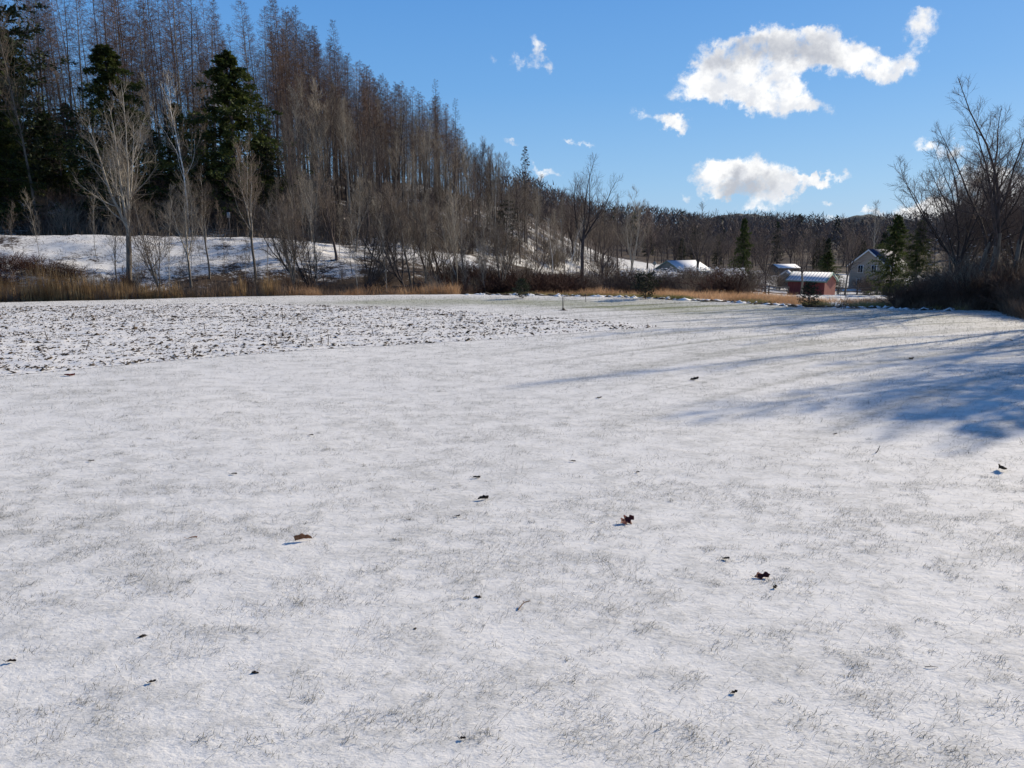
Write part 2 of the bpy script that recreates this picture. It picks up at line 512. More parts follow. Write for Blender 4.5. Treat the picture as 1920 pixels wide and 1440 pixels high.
def conifer(seed, H=14.0, width=.24, base=.06, m1=120, m2=9, sprays=7, size=.22, name='conifer', mats=('bark_dark', 'needles'), droop=-.05, up=1.35, power=.8, jitter=.25, layers=0):
    rng = np.random.default_rng(seed)
    tr, cr = MB(), MB()
    p, r = grow(np.array([[0, 0, -.3]]), np.array([[0, 0, 1.0]]), np.array([H]), np.array([H * .015]), 12, .01, .02, rng, .06)
    r[:, 0] *= 1.3
    tr.add(*tubes(p, r, 7))
    P1, D1, rr, tt = children(p, r, m1, base, .99, up, .12, rng)
    if layers:
        tq = (np.floor(tt * layers) + rng.uniform(0, .22, len(tt))) / layers
        P1[:, 2] += (tq - tt) * H
        tt = tq
    tn = (tt - base) / (1 - base)
    L1 = H * width * np.clip(1.03 - tn, 0.02, 1) ** power * (1 + rng.uniform(-jitter * 1.6, jitter * .6, len(P1))) * np.clip(.65 + tn * 2, 0, 1) + .1
    p1, r1 = grow(P1, D1, L1, np.maximum(rr * .22, .012), 5, .05, droop, rng, .25)
    tr.add(*tubes(p1, r1, 3))
    P2, D2, rr, tt2 = children(p1, r1, m2, .22, 1.0, .75, .25, rng)
    D2[:, 2] *= .45
    L2 = np.repeat(L1, m2) * .36 * (1.25 - tt2) * rng.uniform(.6, 1.2, len(P2)) + size * .6
    p2, r2 = grow(P2, D2, L2, np.full(len(P2), .006), 3, .08, droop, rng, .5)
    # needle sprays: small bent leaf-like quads along every branchlet and the branch ends
    P3, D3, rr, tt3 = children(p2, r2, sprays, .0, 1.0, .65, .3, rng)
    n = len(P3)
    D3 = norm(D3 + rng.normal(0, .25, (n, 3)))
    S = norm(np.cross(D3, rng.normal(0, 1, (n, 3)) * .5 + np.array([0, 0, 1.0])))
    l = size * rng.uniform(.55, 1.25, n)[:, None]; w = l * rng.uniform(.14, .30, n)[:, None]
    Nn = np.cross(D3, S)
    V = np.stack([P3 - S * w * .3, P3 + D3 * l * .55 - S * w + Nn * w * .3, P3 + D3 * l, P3 + D3 * l * .5 + S * w - Nn * w * .3], 1).reshape(-1, 3)
    F = np.arange(n * 4).reshape(-1, 4)
    cr.add(V, F)
    return [('trunk', tr.mesh(name + '_trunk', M[mats[0]], True)), ('crown', cr.mesh(name + '_crown', M[mats[1]]))]


def shrub(seed, H=2.5, stems=14, spread=.35, m2=6, m3=4, twig=.005, mat='twig_brown', name='shrub', lift=.05, curl=.07, r0=.014):
    rng = np.random.default_rng(seed)
    b = MB()
    P = np.zeros((stems, 3)); P[:, :2] = rng.normal(0, H * .07, (stems, 2)); P[:, 2] = -.15
    D = np.tile(np.array([0, 0, 1.0]), (stems, 1)); D[:, :2] += rng.normal(0, spread, (stems, 2))
    L = H * rng.uniform(.55, 1.05, stems)
    p, r = grow(P, D, L, np.full(stems, r0), 6, curl, lift * .3, rng, .3)
    b.add(*tubes(p, r, 4))
    P2, D2, rr, tt = children(p, r, m2, .18, 1, .62, .2, rng)
    L2 = np.repeat(L, m2) * .42 * (1.2 - tt) * rng.uniform(.5, 1.1, len(P2)) + .15
    p2, r2 = grow(P2, D2, L2, np.full(len(P2), twig * 1.3), 3, curl * 1.3, lift, rng, .5)
    b.add(*tubes(p2, r2, 3))
    P3, D3, rr, tt = children(p2, r2, m3, .1, 1, .6, .2, rng)
    L3 = np.repeat(L2, m3) * .55 * rng.uniform(.5, 1.1, len(P3)) + .08
    p3, r3 = grow(P3, D3, L3, np.full(len(P3), twig), 2, curl * 1.3, lift, rng, .6)
    b.add(*tubes(p3, r3, 3))
    return b.mesh(name, M[mat])


def blades(P, H, lean, width, rng, seg=2, bend=.5, lean_dir=None):
    """P (N,3) bases; H heights; returns verts, faces of N narrow bent blades"""
    n = len(P)
    az = rng.uniform(0, 2 * math.pi, n)
    d = np.stack([np.cos(az), np.sin(az), np.zeros(n)], 1)
    if lean_dir is not None:
        d = norm(d + np.array(lean_dir))
    ln = np.abs(rng.normal(lean, lean * .5, n))[:, None]
    s = np.stack([-np.sin(az + 1.0), np.cos(az + 1.0), np.zeros(n)], 1) * (width * rng.uniform(.6, 1.3, n))[:, None]
    H = H[:, None]; up = np.array([[0, 0, 1.0]])
    mid = P + norm(up + d * ln) * H * .55
    tipd = norm(up + d * ln * (1 + bend * 2.2))
    tip = mid + tipd * H * .45
    V = np.stack([P - s, P + s, mid + s * .7, mid - s * .7, tip], 1).reshape(-1, 3)
    i = np.arange(n)[:, None] * 5
    return V, (i + np.array([[0, 1, 2, 3]])), (i + np.array([[3, 2, 4]]))


# ------------------------------------------------------------------ noise in numpy
def vnoise(x, y, seed=0):
    xi = np.floor(x).astype(np.int64); yi = np.floor(y).astype(np.int64)
    fx = x - xi; fy = y - yi
    fx = fx * fx * (3 - 2 * fx); fy = fy * fy * (3 - 2 * fy)

    def h(a, b):
        n = (a * 374761393 + b * 668265263 + seed * 1442695041) & 0xffffffff
        n = ((n ^ (n >> 13)) * 1274126177) & 0xffffffff
        return ((n ^ (n >> 16)) & 0xffff) / 65535.0
    return (h(xi, yi) * (1 - fx) + h(xi + 1, yi) * fx) * (1 - fy) + (h(xi, yi + 1) * (1 - fx) + h(xi + 1, yi + 1) * fx) * fy


def fbm(x, y, seed=0, oct=4):
    s = 0; a = .5; t = 0
    for i in range(oct):
        s = s + a * vnoise(x, y, seed + i); t += a
        x = x * 2.03 + 11.3; y = y * 2.03 + 5.7; a *= .5
    return s / t


# ------------------------------------------------------------------ terrain
def qv(u):
    return (u - 960.0) / 1357.0


edge_px = [(-300, 572), (0, 567), (450, 556), (860, 552), (1160, 557), (1500, 575), (1650, 577), (1800, 582), (1868, 583), (1885, 592), (1930, 602), (2100, 640), (2600, 740)]
E = [onz(u, v) for u, v in edge_px]
EQ = np.array([x / y for x, y in E]); EY = np.array([y for x, y in E])
brow_px = [(-300, 438, 56), (0, 440, 57), (500, 447, 61), (800, 470, 70), (1000, 492, 86), (1160, 508, 104), (1300, 519, 135), (1700, 528, 150), (2200, 528, 150)]
B = [at(*p) for p in brow_px]
BQ = np.array([b[0] / b[1] for b in B]); BY = np.array([b[1] for b in B]); BZ = np.array([b[2] for b in B])


def sstep(a, b, x):
    t = np.clip((x - a) / (b - a), 0, 1)
    return t * t * (3 - 2 * t)


def terrain(x, y):
    x = np.asarray(x, float); y = np.asarray(y, float)
    q = x / np.maximum(y, 8.0)
    q = np.clip(q, -1.6, 2.2)
    ye = np.interp(q, EQ, EY); yb = np.interp(q, BQ, BY); zb = np.interp(q, BQ, BZ)
    left = 1 - sstep(-0.05, 0.18, q)                 # 1 on the wooded side
    t = (y - ye) / (yb - ye)
    dit = -1.0 * left - 0.7 * (1 - left)
    # ditch then bank up to the road
    z = dit * sstep(0.0, .14, t)
    z = z + (zb - dit) * sstep(.22, 1.0, t) ** .9 * left + (np.minimum(zb, -2.3) - dit) * sstep(.1, .6, t) * (1 - left)
    s = np.maximum(y - yb - 7.0, 0)
    slope = np.interp(q, [-1.6, -.7, -.35, -.12, .02, .13, .25, 2], [.34, .34, .34, .36, .26, .08, .0, .0])
    hill = slope * 46 * (1 - np.exp(-s / 46.0))
    # road bench, and a slight fall behind the brow
    z = z - .35 * sstep(0, 3, y - yb) * left
    z = z + hill
    # valley woods beyond the houses, then the far ridge
    r = sstep(185, 420, y) * np.interp(q, [-1.6, .0, .2, .27, .36, .46, .6, 2.2], [6, 8, 11.5, 8.5, 11, 8.5, 14, 18])
    z = z + r
    rough = sstep(.0, .15, t)
    calm = .25 + .75 * np.clip(np.abs(t - 1.0) / .5, 0, 1)
    z = z + rough * ((fbm(x * .35, y * .35, 3) - .5) * .75 * calm * (.35 + left) + (fbm(x * 1.6, y * 1.6, 8, 3) - .5) * .28)
    # the field itself undulates by centimetres
    z = z + (1 - rough) * ((fbm(x * .18, y * .18, 21, 3) - .5) * .10)
    return z


def gz(x, y):
    return float(terrain(np.array([x]), np.array([y]))[0])


def axis(a, b, step, far, growth):
    core = list(np.arange(a, b + 1e-6, step))
    hi = []; s = step; x = b
    while x < far[1]:
        s *= growth; x += s; hi.append(x)
    lo = []; s = step; x = a
    while x > far[0]:
        s *= growth; x -= s; lo.append(x)
    return np.array(lo[::-1] + core + hi)


gx = axis(-70, 70, .5, (-1500, 1500), 1.13)
gy = axis(2, 125, .5, (-600, 1900), 1.12)
X, Y = np.meshgrid(gx, gy)
Z = terrain(X, Y)
nx, ny = len(gx), len(gy)
idx = np.arange(nx * ny).reshape(ny, nx)
F = np.stack([idx[:-1, :-1], idx[:-1, 1:], idx[1:, 1:], idx[1:, :-1]], -1).reshape(-1, 4)

# ground material: thin snow over grass; 'litter' = leaf litter and soil showing, 'green' = grass showing
gm, t, b = material('snowy_ground')
tc = t.n('ShaderNodeTexCoord')
pos = tc.outputs['Object']
at_l = t.n('ShaderNodeAttribute', attribute_name='litter')
at_g = t.n('ShaderNodeAttribute', attribute_name='green')
st = t.mapping(pos, (1.0, 1.0, 1.0), (0, 0, R(20)))
st2 = t.mapping(pos, (.75, 1.25, 1.0), (0, 0, R(-14)))
n_big = t.noise(st, .35, 3, .5)
n_mid = t.noise(st2, 2.6, 5, .62)
n_fine = t.noise(st2, 16.0, 5, .68)
n_vf = t.noise(t.mapping(pos, (.7, 1.35, 1), (0, 0, R(-25))), 62.0, 3, .7)
m1 = t.math('MULTIPLY_ADD', n_mid, .55, t.math('MULTIPLY', n_fine, .45))
m1 = t.math('MULTIPLY_ADD', n_big, .22, m1)
thin = t.smooth(m1, .54, .76)                         # thin places, where the grass greys the snow
vf = t.smooth(n_vf, .50, .72)
thin2 = t.math('ADD', t.math('MULTIPLY', thin, .30), t.math('MULTIPLY', vf, t.math('MULTIPLY_ADD', thin, .34, .12)))
# curved mowing and tyre lines sweeping round towards the far right
dv = t.vmath('DISTANCE', pos, (30.0, -15.0, 0.0))
cyc = t.n('ShaderNodeCombineXYZ'); t.link(dv, cyc.inputs[0])
ring = t.smooth(t.noise(cyc.outputs[0], 1.05, 4, .6), .46, .64)
sx_ = t.n('ShaderNodeSeparateXYZ'); t.link(pos, sx_.inputs[0])
ringm = t.math('MULTIPLY', t.smooth(sx_.outputs[0], -3.0, 5.0), t.smooth(sx_.outputs[1], 6.5, 13.0))
thin2 = t.math('ADD', thin2, t.math('MULTIPLY', t.math('MULTIPLY', ring, ringm), t.math('MULTIPLY_ADD', n_fine, .8, .04)))
thin2 = t.math('ADD', thin2, t.math('MULTIPLY', at_g.outputs['Fac'], t.math('MULTIPLY_ADD', n_fine, .7, .12)), clamp=True)
grassc = t.mix(at_g.outputs['Fac'], (.20, .20, .17), (.17, .19, .075))
snowc = t.mix(n_mid, (.87, .855, .82), (.77, .76, .735))
c = t.mix(thin2, snowc, grassc)
# leaf litter and brush soil on the banks and in the woods
l_n = t.math('ADD', t.math('ADD', t.math('MULTIPLY', t.noise(pos, .55, 4, .6), .34), t.math('MULTIPLY', t.noise(t.mapping(pos, (.7, 1.3, 1)), 2.6, 5, .7), .36)), t.math('MULTIPLY', t.noise(pos, 7.0, 4, .65), .30))
lm = t.math('SUBTRACT', t.math('ADD', l_n, at_l.outputs['Fac']), 1.0)
lm = t.smooth(lm, -.06, .05)
lcol = t.mix(t.noise(pos, 9.0, 4, .6), (.030, .022, .016), (.10, .068, .045))
c = t.mix(lm, c, lcol)
t.link(c, b.inputs['Base Color'])
b.inputs['Roughness'].default_value = .75
b.inputs['Specular IOR Level'].default_value = .2
bp = t.n('ShaderNodeBump')
bp.inputs['Strength'].default_value = .5
bp.inputs['Distance'].default_value = .035
t.link(t.math('ADD', t.math('MULTIPLY', n_mid, 1.1), t.math('ADD', t.math('MULTIPLY', n_fine, .55), t.math('MULTIPLY', n_vf, .16))), bp.inputs['Height'])
t.link(bp.outputs[0], b.inputs['Normal'])

q = np.clip(X / np.maximum(Y, 8.0), -1.6, 2.2)
ye = np.interp(q, EQ, EY); yb = np.interp(q, BQ, BY)
tt = (Y - ye) / (yb - ye)
left = 1 - sstep(-.02, .2, q)
# litter: none on the field, patchy on the bank, much in the woods
lit = np.zeros_like(X) + .15
bank = .475 + .22 * (1 - sstep(.15, .70, tt))
lit = np.where(tt > 0.0, bank, lit)
wood = sstep(1.0, 1.0001, tt)
s_ = np.maximum(Y - yb, 0)
lit_w = .53 + .09 * sstep(6, 22, s_) - .05 * sstep(-.45, -.25, X / np.maximum(Y, 8)) 
lit_w = lit_w * (1 - sstep(.02, .14, q)) + sstep(.02, .14, q) * (.30 + .40 * sstep(170, 200, Y))
lit = np.where((tt > 1.0), lit_w, lit)
vall = sstep(.10, .2, q) * (tt > 0) * (Y < 170)
lit = np.where(vall > .5, .34, lit)
lit = np.where(Y > 500, 1.2, lit)
lit = lit + (fbm(X * .12, Y * .12, 31, 3) - .5) * .35 * (tt > 0)
lit[tt <= 0] = .1
# green: a band of grass with next to no snow along the far edge of the field
pband = (EY.mean() * 0) + (ye - Y)
gr = np.exp(-((pband - 5.6) / 2.6) ** 2) * sstep(-.38, -.12, q) * (1 - sstep(.18, .34, q)) * .75
gr += np.exp(-((pband - 3.0) / 3.0) ** 2) * sstep(.1, .3, q) * (1 - sstep(.55, .7, q)) * .35
gr += .28 * sstep(.10, .34, q) * sstep(13, 19, Y) * (tt < 0) * (fbm(X * .3, Y * .9, 5, 3))
gr = np.clip(gr * 1.5 * (.55 + .9 * fbm(X * .25, Y * .9, 77, 3)), 0, 1)
gr = np.where(tt > 0, 0.0, gr)

mb = MB(); mb.add(np.stack([X, Y, Z], -1).reshape(-1, 3), F)
gme = mb.mesh('ground', gm, True)
for nm, arr in (('litter', lit), ('green', gr)):
    a = gme.attributes.new(nm, 'FLOAT', 'POINT')
    a.data.foreach_set('value', arr.astype(np.float32).ravel())
tag(obj('ground', gme), 'snow dusted field, ditch banks, road bench and wooded slopes', kind='structure')


# ------------------------------------------------------------------ tilled strip
TPX = [(-260, 738), (0, 706), (300, 679), (600, 656), (900, 637), (1110, 623), (1243, 614), (1130, 603), (900, 586), (700, 575), (450, 571), (0, 574), (-260, 580)]
TP = np.array([onz(u, v) for u, v in TPX])


def in_poly(x, y, poly):
    inside = np.zeros(x.shape, bool)
    n = len(poly); j = n - 1
    for i in range(n):
        xi, yi = poly[i]; xj, yj = poly[j]
        c_ = ((yi > y) != (yj > y)) & (x < (xj - xi) * (y - yi) / (yj - yi + 1e-12) + xi)
        inside ^= c_
        j = i
    return inside


def edge_dist(x, y, poly):
    d = np.full(x.shape, 1e9)
    n = len(poly)
    for i in range(n):
        a = poly[i]; b_ = poly[(i + 1) % n]
        ab = b_ - a
        t_ = np.clip(((x - a[0]) * ab[0] + (y - a[1]) * ab[1]) / (ab @ ab), 0, 1)
        d = np.minimum(d, np.hypot(x - a[0] - ab[0] * t_, y - a[1] - ab[1] * t_))
    return d


def till_h(x, y, ed):
    k = sstep(0, .35, ed)
    h = (fbm(x * 1.5, y * 2.4, 41, 3) - .45) * .05 + (fbm(x * 5.5, y * 7.5, 43, 3) - .45) * .06
    return .006 + k * (.012 + np.maximum(h, -.008))


x0, x1, y0, y1 = TP[:, 0].min(), TP[:, 0].max(), TP[:, 1].min(), TP[:, 1].max()
tx = np.arange(x0, x1, .085); ty = np.arange(y0, y1, .085)
TX, TY = np.meshgrid(tx, ty)
ins = in_poly(TX, TY, TP); ed = edge_dist(TX, TY, TP)
TZ = terrain(TX, TY) + till_h(TX, TY, ed)
idx = np.arange(TX.size).reshape(TX.shape)
ok = ins[:-1, :-1] & ins[:-1, 1:] & ins[1:, 1:] & ins[1:, :-1]
F = np.stack([idx[:-1, :-1][ok], idx[:-1, 1:][ok], idx[1:, 1:][ok], idx[1:, :-1][ok]], -1)
used = np.unique(F); remap = np.full(TX.size, -1); remap[used] = np.arange(len(used))
mb = MB(); mb.add(np.stack([TX, TY, TZ], -1).reshape(-1, 3)[used], remap[F])
tm, t, b = material('tilled_snow')
tc = t.n('ShaderNodeTexCoord'); pos = tc.outputs['Object']
n1 = t.noise(t.mapping(pos, (.8, 1.6, 1)), 4.5, 6, .68)
n2 = t.noise(pos, 20, 4, .6)
f = t.smooth(t.math('ADD', n1, t.math('MULTIPLY', n2, .25)), .70, .84)
c = t.mix(f, t.mix(n2, (.83, .815, .785), (.73, .72, .70)), (.20, .165, .13))
t.link(c, b.inputs['Base Color'])
bp = t.n('ShaderNodeBump'); bp.inputs['Strength'].default_value = .6; bp.inputs['Distance'].default_value = .04
t.link(n1, bp.inputs['Height']); t.link(bp.outputs[0], b.inputs['Normal'])
tag(obj('tilled_strip', mb.mesh('tilled_strip', tm, True)), 'snow covered strip of tilled soil across the field', kind='structure')

# dark clods and corn trash poking out of the snow on the strip
rng = np.random.default_rng(11)
N = 150000
cx = rng.uniform(x0, x1, N); cy = rng.uniform(y0, y1, N)
dd = edge_dist(cx, cy, TP)
rd = np.array([.93, .36])                     # the rows run this way
al = cx * rd[0] + cy * rd[1]; ac = -cx * rd[1] + cy * rd[0]
row = .5 + .5 * np.cos(ac * 2 * math.pi / .75 + 1.5 * fbm(al * .3, ac * .3, 7))
dens_ = fbm(al * .9, ac * 3.2, 51, 3) * .8 + row * .22
keep = in_poly(cx, cy, TP) & (cx / cy > -.95) & ((dens_ > .50) | (rng.uniform(0, 1, N) < .22)) & (dd > fbm(cx * 2.2, cy * 2.2, 57, 3) * .36 - .12)
keep &= rng.uniform(0, 1, N) < .62
cx, cy, dd = cx[keep], cy[keep], dd[keep]
n = len(cx)
oct_v = np.array([(1, 0, 0), (-1, 0, 0), (0, 1, 0), (0, -1, 0), (0, 0, 1), (0, 0, -.5)], float)
oct_f = np.array([(0, 2, 4), (2, 1, 4), (1, 3, 4), (3, 0, 4), (2, 0, 5), (1, 2, 5), (3, 1, 5), (0, 3, 5)])
sz = np.exp(rng.normal(-4.15, .5, n)); sz = np.clip(sz, .008, .085)
front = (dd < .45) & (cy < np.interp(cx, TP[:7, 0], TP[:7, 1]) + .6)
sz[front] *= 1.25
scl = np.stack([sz * rng.uniform(.8, 2.4, n), sz * rng.uniform(.4, .9, n), sz * rng.uniform(.35, 1.0, n)], 1)
V = oct_v[None] * scl[:, None, :] * rng.uniform(.6, 1.3, (n, 6, 1))
a = rng.normal(.37, .6, n); ca, sa = np.cos(a)[:, None], np.sin(a)[:, None]
V = np.stack([V[..., 0] * ca - V[..., 1] * sa, V[..., 0] * sa + V[..., 1] * ca, V[..., 2] + V[..., 0] * rng.normal(0, .3, n)[:, None]], -1)
base = np.stack([cx, cy, terrain(cx, cy) + till_h(cx, cy, dd) + sz * .12], 1)
V = V + base[:, None, :]
F = (np.arange(n)[:, None, None] * 6 + oct_f[None]).reshape(-1, 3)
mb = MB(); mb.add(V.reshape(-1, 3), F)
# bent trash: dry leaves and stalk ends
k = rng.uniform(0, 1, n) < .22
Pb = base[k]
Vb, Q, T_ = blades(Pb, rng.uniform(.04, .14, k.sum()), 1.5, .006, rng)
mb.add(Vb, Q); mb.f.append(T_.astype(np.int32) + (mb.n - len(Vb)))
tag(obj('soil_clods', mb.mesh('soil_clods', M['clod'])), 'dark clods and crop trash poking through snow on the tilled strip', kind='stuff')

# standing corn stubs along the near edge of the strip
STUB = [(237 * 0 + 510, 652, .30), (520, 651, .26), (573, 650, .34), (602, 648, .22), (615, 646, .28), (362, 668, .3), (440, 636, .34), (530, 605, .34), (245, 630, .25), (870, 598, .28), (1012, 602, .22), (385, 625, .3), (700, 628, .22), (162, 655, .28), (90, 640, .3)]
for i, (u, v, h) in enumerate(STUB):
    x, y = onz(u, v)
    rr = np.random.default_rng(100 + i)
    s = MB()
    p, r = grow(np.array([[0, 0, -.03]]), np.array([[rr.normal(0, .2), rr.normal(0, .1), 1.0]]), np.array([h]), np.array([.013]), 4, .05, 0, rr, .7)
    s.add(*tubes(p, r, 5))
    Vb, Q, T_ = blades(np.repeat(p[0, 2:4], 2, 0), rr.uniform(.08, .2, 4), 1.6, .008, rr)
    s.add(Vb, Q); s.f.append(T_.astype(np.int32) + (s.n - len(Vb)))
    o = obj('corn_stub', s.mesh('corn_stub', M['clod']), None, (x, y, gz(x, y) + .03))
    tag(o, 'dark dry corn stub standing up from the tilled snowy strip', 'corn stub', 'corn stubs on the tilled strip')

# ------------------------------------------------------------------ grass blades poking through the snow
rng = np.random.default_rng(5)


def scatter(n, ya, yb_, qa, qb):
    """points spread evenly over the ground between two distances"""
    y = np.sqrt(rng.uniform(ya ** 2, yb_ ** 2, n))
    x = rng.uniform(qa, qb, n) * y
    return x, y


mb = MB()
for (n, ya, yb_, hm, wd, thr, keepp) in ((230000, 2.3, 8, .025, .0010, .545, .24), (330000, 8, 20, .030, .0015, .535, .28), (260000, 20, 41, .045, .0034, .52, .40)):
    x, y = scatter(n, ya, yb_, -.85, .9)
    f1 = fbm(x * 1.3 + 9, y * 2.2, 61, 3) * .45 + fbm(x * 7 + 3, y * 10, 63, 3) * .55
    k = (f1 > thr) | (rng.uniform(0, 1, n) < keepp * .4)
    k &= ~in_poly(x, y, TP) & (y < np.interp(x / y, EQ, EY) - .2)
    x, y = x[k], y[k]
    z = terrain(x, y)
    h = hm * np.exp(rng.normal(0, .62, len(x)))
    if ya < 8:
        V, Q, T_ = blades(np.stack([x, y, z - .004], 1), h, 1.1, wd, rng, lean_dir=(.35, .1, 0), bend=.22)
        mb.add(V, Q); mb.f.append(T_.astype(np.int32) + (mb.n - len(V)))
    else:
        m_ = len(x); az = rng.uniform(0, 6.28, m_); ln = np.abs(rng.normal(1.5, .9, m_))
        d_ = norm(np.stack([np.cos(az) * ln + .3, np.sin(az) * ln, np.full(m_, .9)], 1)) * h[:, None] * 1.3
        s_v = np.stack([-np.sin(az + 1), np.cos(az + 1), np.zeros(m_)], 1) * wd
        B_ = np.stack([x, y, z - .004], 1)
        mb.add(np.stack([B_ - s_v, B_ + s_v, B_ + d_], 1).reshape(-1, 3), np.arange(m_ * 3).reshape(-1, 3))
# darker tufts here and there
TU = [(1486, 1012, .10), (1600, 980, .08), (905, 945, .05), (1720, 1405, .09), (1520, 1358, .05), (205, 1275, .07), (330, 1110, .09), (690, 1070, .06), (790, 1150, .1), (548, 1360, .09), (1690, 1040, .07),
      (1380, 1055, .07), (1450, 1100, .06), (1325, 1180, .05), (490, 1140, .08), (560, 1300, .06), (1000, 910, .05), (1800, 1350, .05), (1640, 1400, .1), (1090, 1330, .06), (150, 940, .05), (620, 840, .05)]
for _ in range(260):
    TU.append((random.uniform(-60, 1980), 640 + 780 * random.random() ** .8, random.uniform(.02, .05)))
for (u, v, rad) in TU:
    x, y = onz(u, v)
    n = int(26 + 300 * rad)
    px = x + rng.normal(0, rad * 1.4, n); py = y + rng.normal(0, rad, n)
    V, Q, T_ = blades(np.stack([px, py, terrain(px, py) - .004], 1), rng.uniform(.02, .055, n), 1.1, .0016, rng, bend=.25)
    mb.add(V, Q); mb.f.append(T_.astype(np.int32) + (mb.n - len(V)))
tag(obj('grass', mb.mesh('grass', M['blade'])), 'short dull grass blades poking through the thin snow of the field', kind='stuff')

#@@REST@@
# ------------------------------------------------------------------ tree kinds, built once
K = {}
K['old_pale'] = deciduous(1, H=12.5, fork=.34, leaders=5, spread=.42, trunk_r=.21, m2=13, m3=8, m4=4, mats=('bark_grey', 'bark_pale', 'twig_pale'), lean=(.06, 0), name='old_pale', l2=.30)
K['old_dark'] = deciduous(2, H=12.0, fork=.36, leaders=4, spread=.40, trunk_r=.19, m2=12, m3=8, m4=4, mats=('bark_dark', 'bark_dark', 'twig_brown'), name='old_dark', l2=.30)
K['dark_fork'] = deciduous(25, H=8.5, fork=.26, leaders=5, spread=.52, trunk_r=.13, m2=10, m3=7, m4=4, mats=('bark_dark', 'bark_dark', 'twig_brown'), name='dark_fork', l2=.26, lift=.13)
K['dark_fork2'] = deciduous(26, H=8.0, fork=.15, leaders=3, spread=.55, trunk_r=.11, m2=11, m3=7, m4=4, stems=2, mats=('bark_dark', 'bark_dark', 'twig_brown'), name='dark_fork_b', l2=.26, lift=.14)
K['round'] = deciduous(3, H=12.0, fork=.30, leaders=6, spread=.46, trunk_r=.15, m2=13, m3=9, m4=4, mats=('bark_dark', 'bark_dark', 'twig_mid'), name='round', l2=.26, lift=.06)
K['vase'] = deciduous(4, H=9.0, fork=.28, leaders=4, spread=.30, trunk_r=.10, m2=11, m3=7, m4=4, mats=('bark_grey', 'bark_pale', 'twig_pale'), name='vase', l2=.26, lift=.16)
K['vase2'] = deciduous(5, H=8.0, fork=.22, leaders=5, spread=.34, trunk_r=.09, m2=10, m3=7, m4=4, mats=('bark_dark', 'bark_grey', 'twig_brown'), name='vase_brown', l2=.28, lift=.15)
K['vase3'] = deciduous(15, H=8.5, fork=.40, leaders=3, spread=.26, trunk_r=.08, m2=12, m3=7, m4=4, mats=('bark_grey', 'bark_pale', 'twig_brown'), name='vase_tall', l2=.22, lift=.17)
K['multi'] = deciduous(6, H=11.0, fork=.30, leaders=3, spread=.30, trunk_r=.13, m2=11, m3=8, m4=4, stems=5, mats=('bark_grey', 'bark_grey', 'twig_mid'), name='multi', l2=.26, lift=.06)
K['tall'] = deciduous(7, H=17.0, fork=.34, leaders=3, spread=.26, trunk_r=.24, m2=16, m3=9, m4=4, mats=('bark_grey', 'bark_dark', 'twig_mid'), name='tall', l2=.22, lift=.08)
K['gnarly'] = deciduous(8, H=15.0, fork=.42, leaders=5, spread=.70, trunk_r=.24, m2=11, m3=7, m4=4, mats=('bark_dark', 'bark_dark', 'twig_dark'), name='gnarly', l2=.26, lift=.10)
K['forest1'] = forest_tree(11, H=18, clear=.40, m1=26, name='forest_a')
K['forest2'] = forest_tree(12, H=17, clear=.5, m1=22, ang=.5, name='forest_b', mats=('bark_pale', 'twig_pale'))
K['forest3'] = forest_tree(13, H=15, clear=.28, m1=30, ang=.7, name='forest_c', mats=('bark_dark', 'twig_brown'))
K['forest4'] = forest_tree(14, H=12, clear=.22, m1=26, ang=.55, name='forest_d', mats=('bark_grey', 'twig_pale'), trunk_r=.09)
K['forest5'] = forest_tree(17, H=12, clear=.18, m1=28, ang=.6, name='forest_e', mats=('bark_dark', 'twig_dark'), trunk_r=.09)
K['birch'] = forest_tree(16, H=11, clear=.35, m1=16, m2=5, ang=.5, name='birch', mats=('bark_white', 'twig_pale'), trunk_r=.075, wob=.05)
K['poles'] = forest_tree(18, H=7, clear=.30, m1=14, m2=5, m3=3, ang=.45, name='sapling', mats=('bark_pale', 'twig_pale'), trunk_r=.035, L=.22, twig=.006, wob=.04)
K['poles2'] = forest_tree(19, H=6, clear=.25, m1=14, m2=5, m3=3, ang=.5, name='sapling_brown', mats=('bark_grey', 'twig_brown'), trunk_r=.03, L=.26, twig=.006, wob=.05)
K['larch1'] = larch(21, H=24, clear=.42, name='larch_a', width=.15, mats=('bark_grey', 'twig_red'))
K['larch2'] = larch(22, H=22, clear=.50, name='larch_b', width=.13)
K['larch3'] = larch(23, H=25, clear=.34, name='larch_c', width=.16, m1=110)
K['larch4'] = larch(24, H=20, clear=.20, name='larch_d', width=.16, m1=80, mats=('bark_dark', 'twig_dark'))
K['hemlock1'] = conifer(31, H=16, width=.36, m1=210, m2=13, sprays=13, size=.26, name='hemlock_a', power=.9, jitter=.55, droop=-.09)
K['hemlock2'] = conifer(32, H=15, width=.38, m1=200, m2=13, sprays=13, size=.28, name='hemlock_b', power=.85, jitter=.55, droop=-.08)
K['pine'] = conifer(33, H=18, width=.25, base=.15, m1=75, m2=9, sprays=11, size=.30, name='pine', power=.45, jitter=.45, droop=.03, mats=('bark_dark', 'needles_dull'), layers=14)
K['spruce'] = conifer(34, H=9, width=.22, m1=130, m2=8, sprays=8, size=.22, name='spruce', mats=('bark_dark', 'needles_dull'))
K['small_fir'] = conifer(35, H=1.5, width=.50, base=.30, m1=50, m2=6, sprays=8, size=.078, layers=8, name='small_fir', mats=('bark_dark', 'needles_dull'), power=.55, jitter=.5, up=1.15, droop=.02)
K['small_fir2'] = conifer(36, H=1.5, width=.42, base=.27, m1=54, m2=6, sprays=8, size=.075, layers=9, name='small_fir_b', mats=('bark_dark', 'needles_dull'), power=.75, jitter=.35, up=1.2, droop=.01)
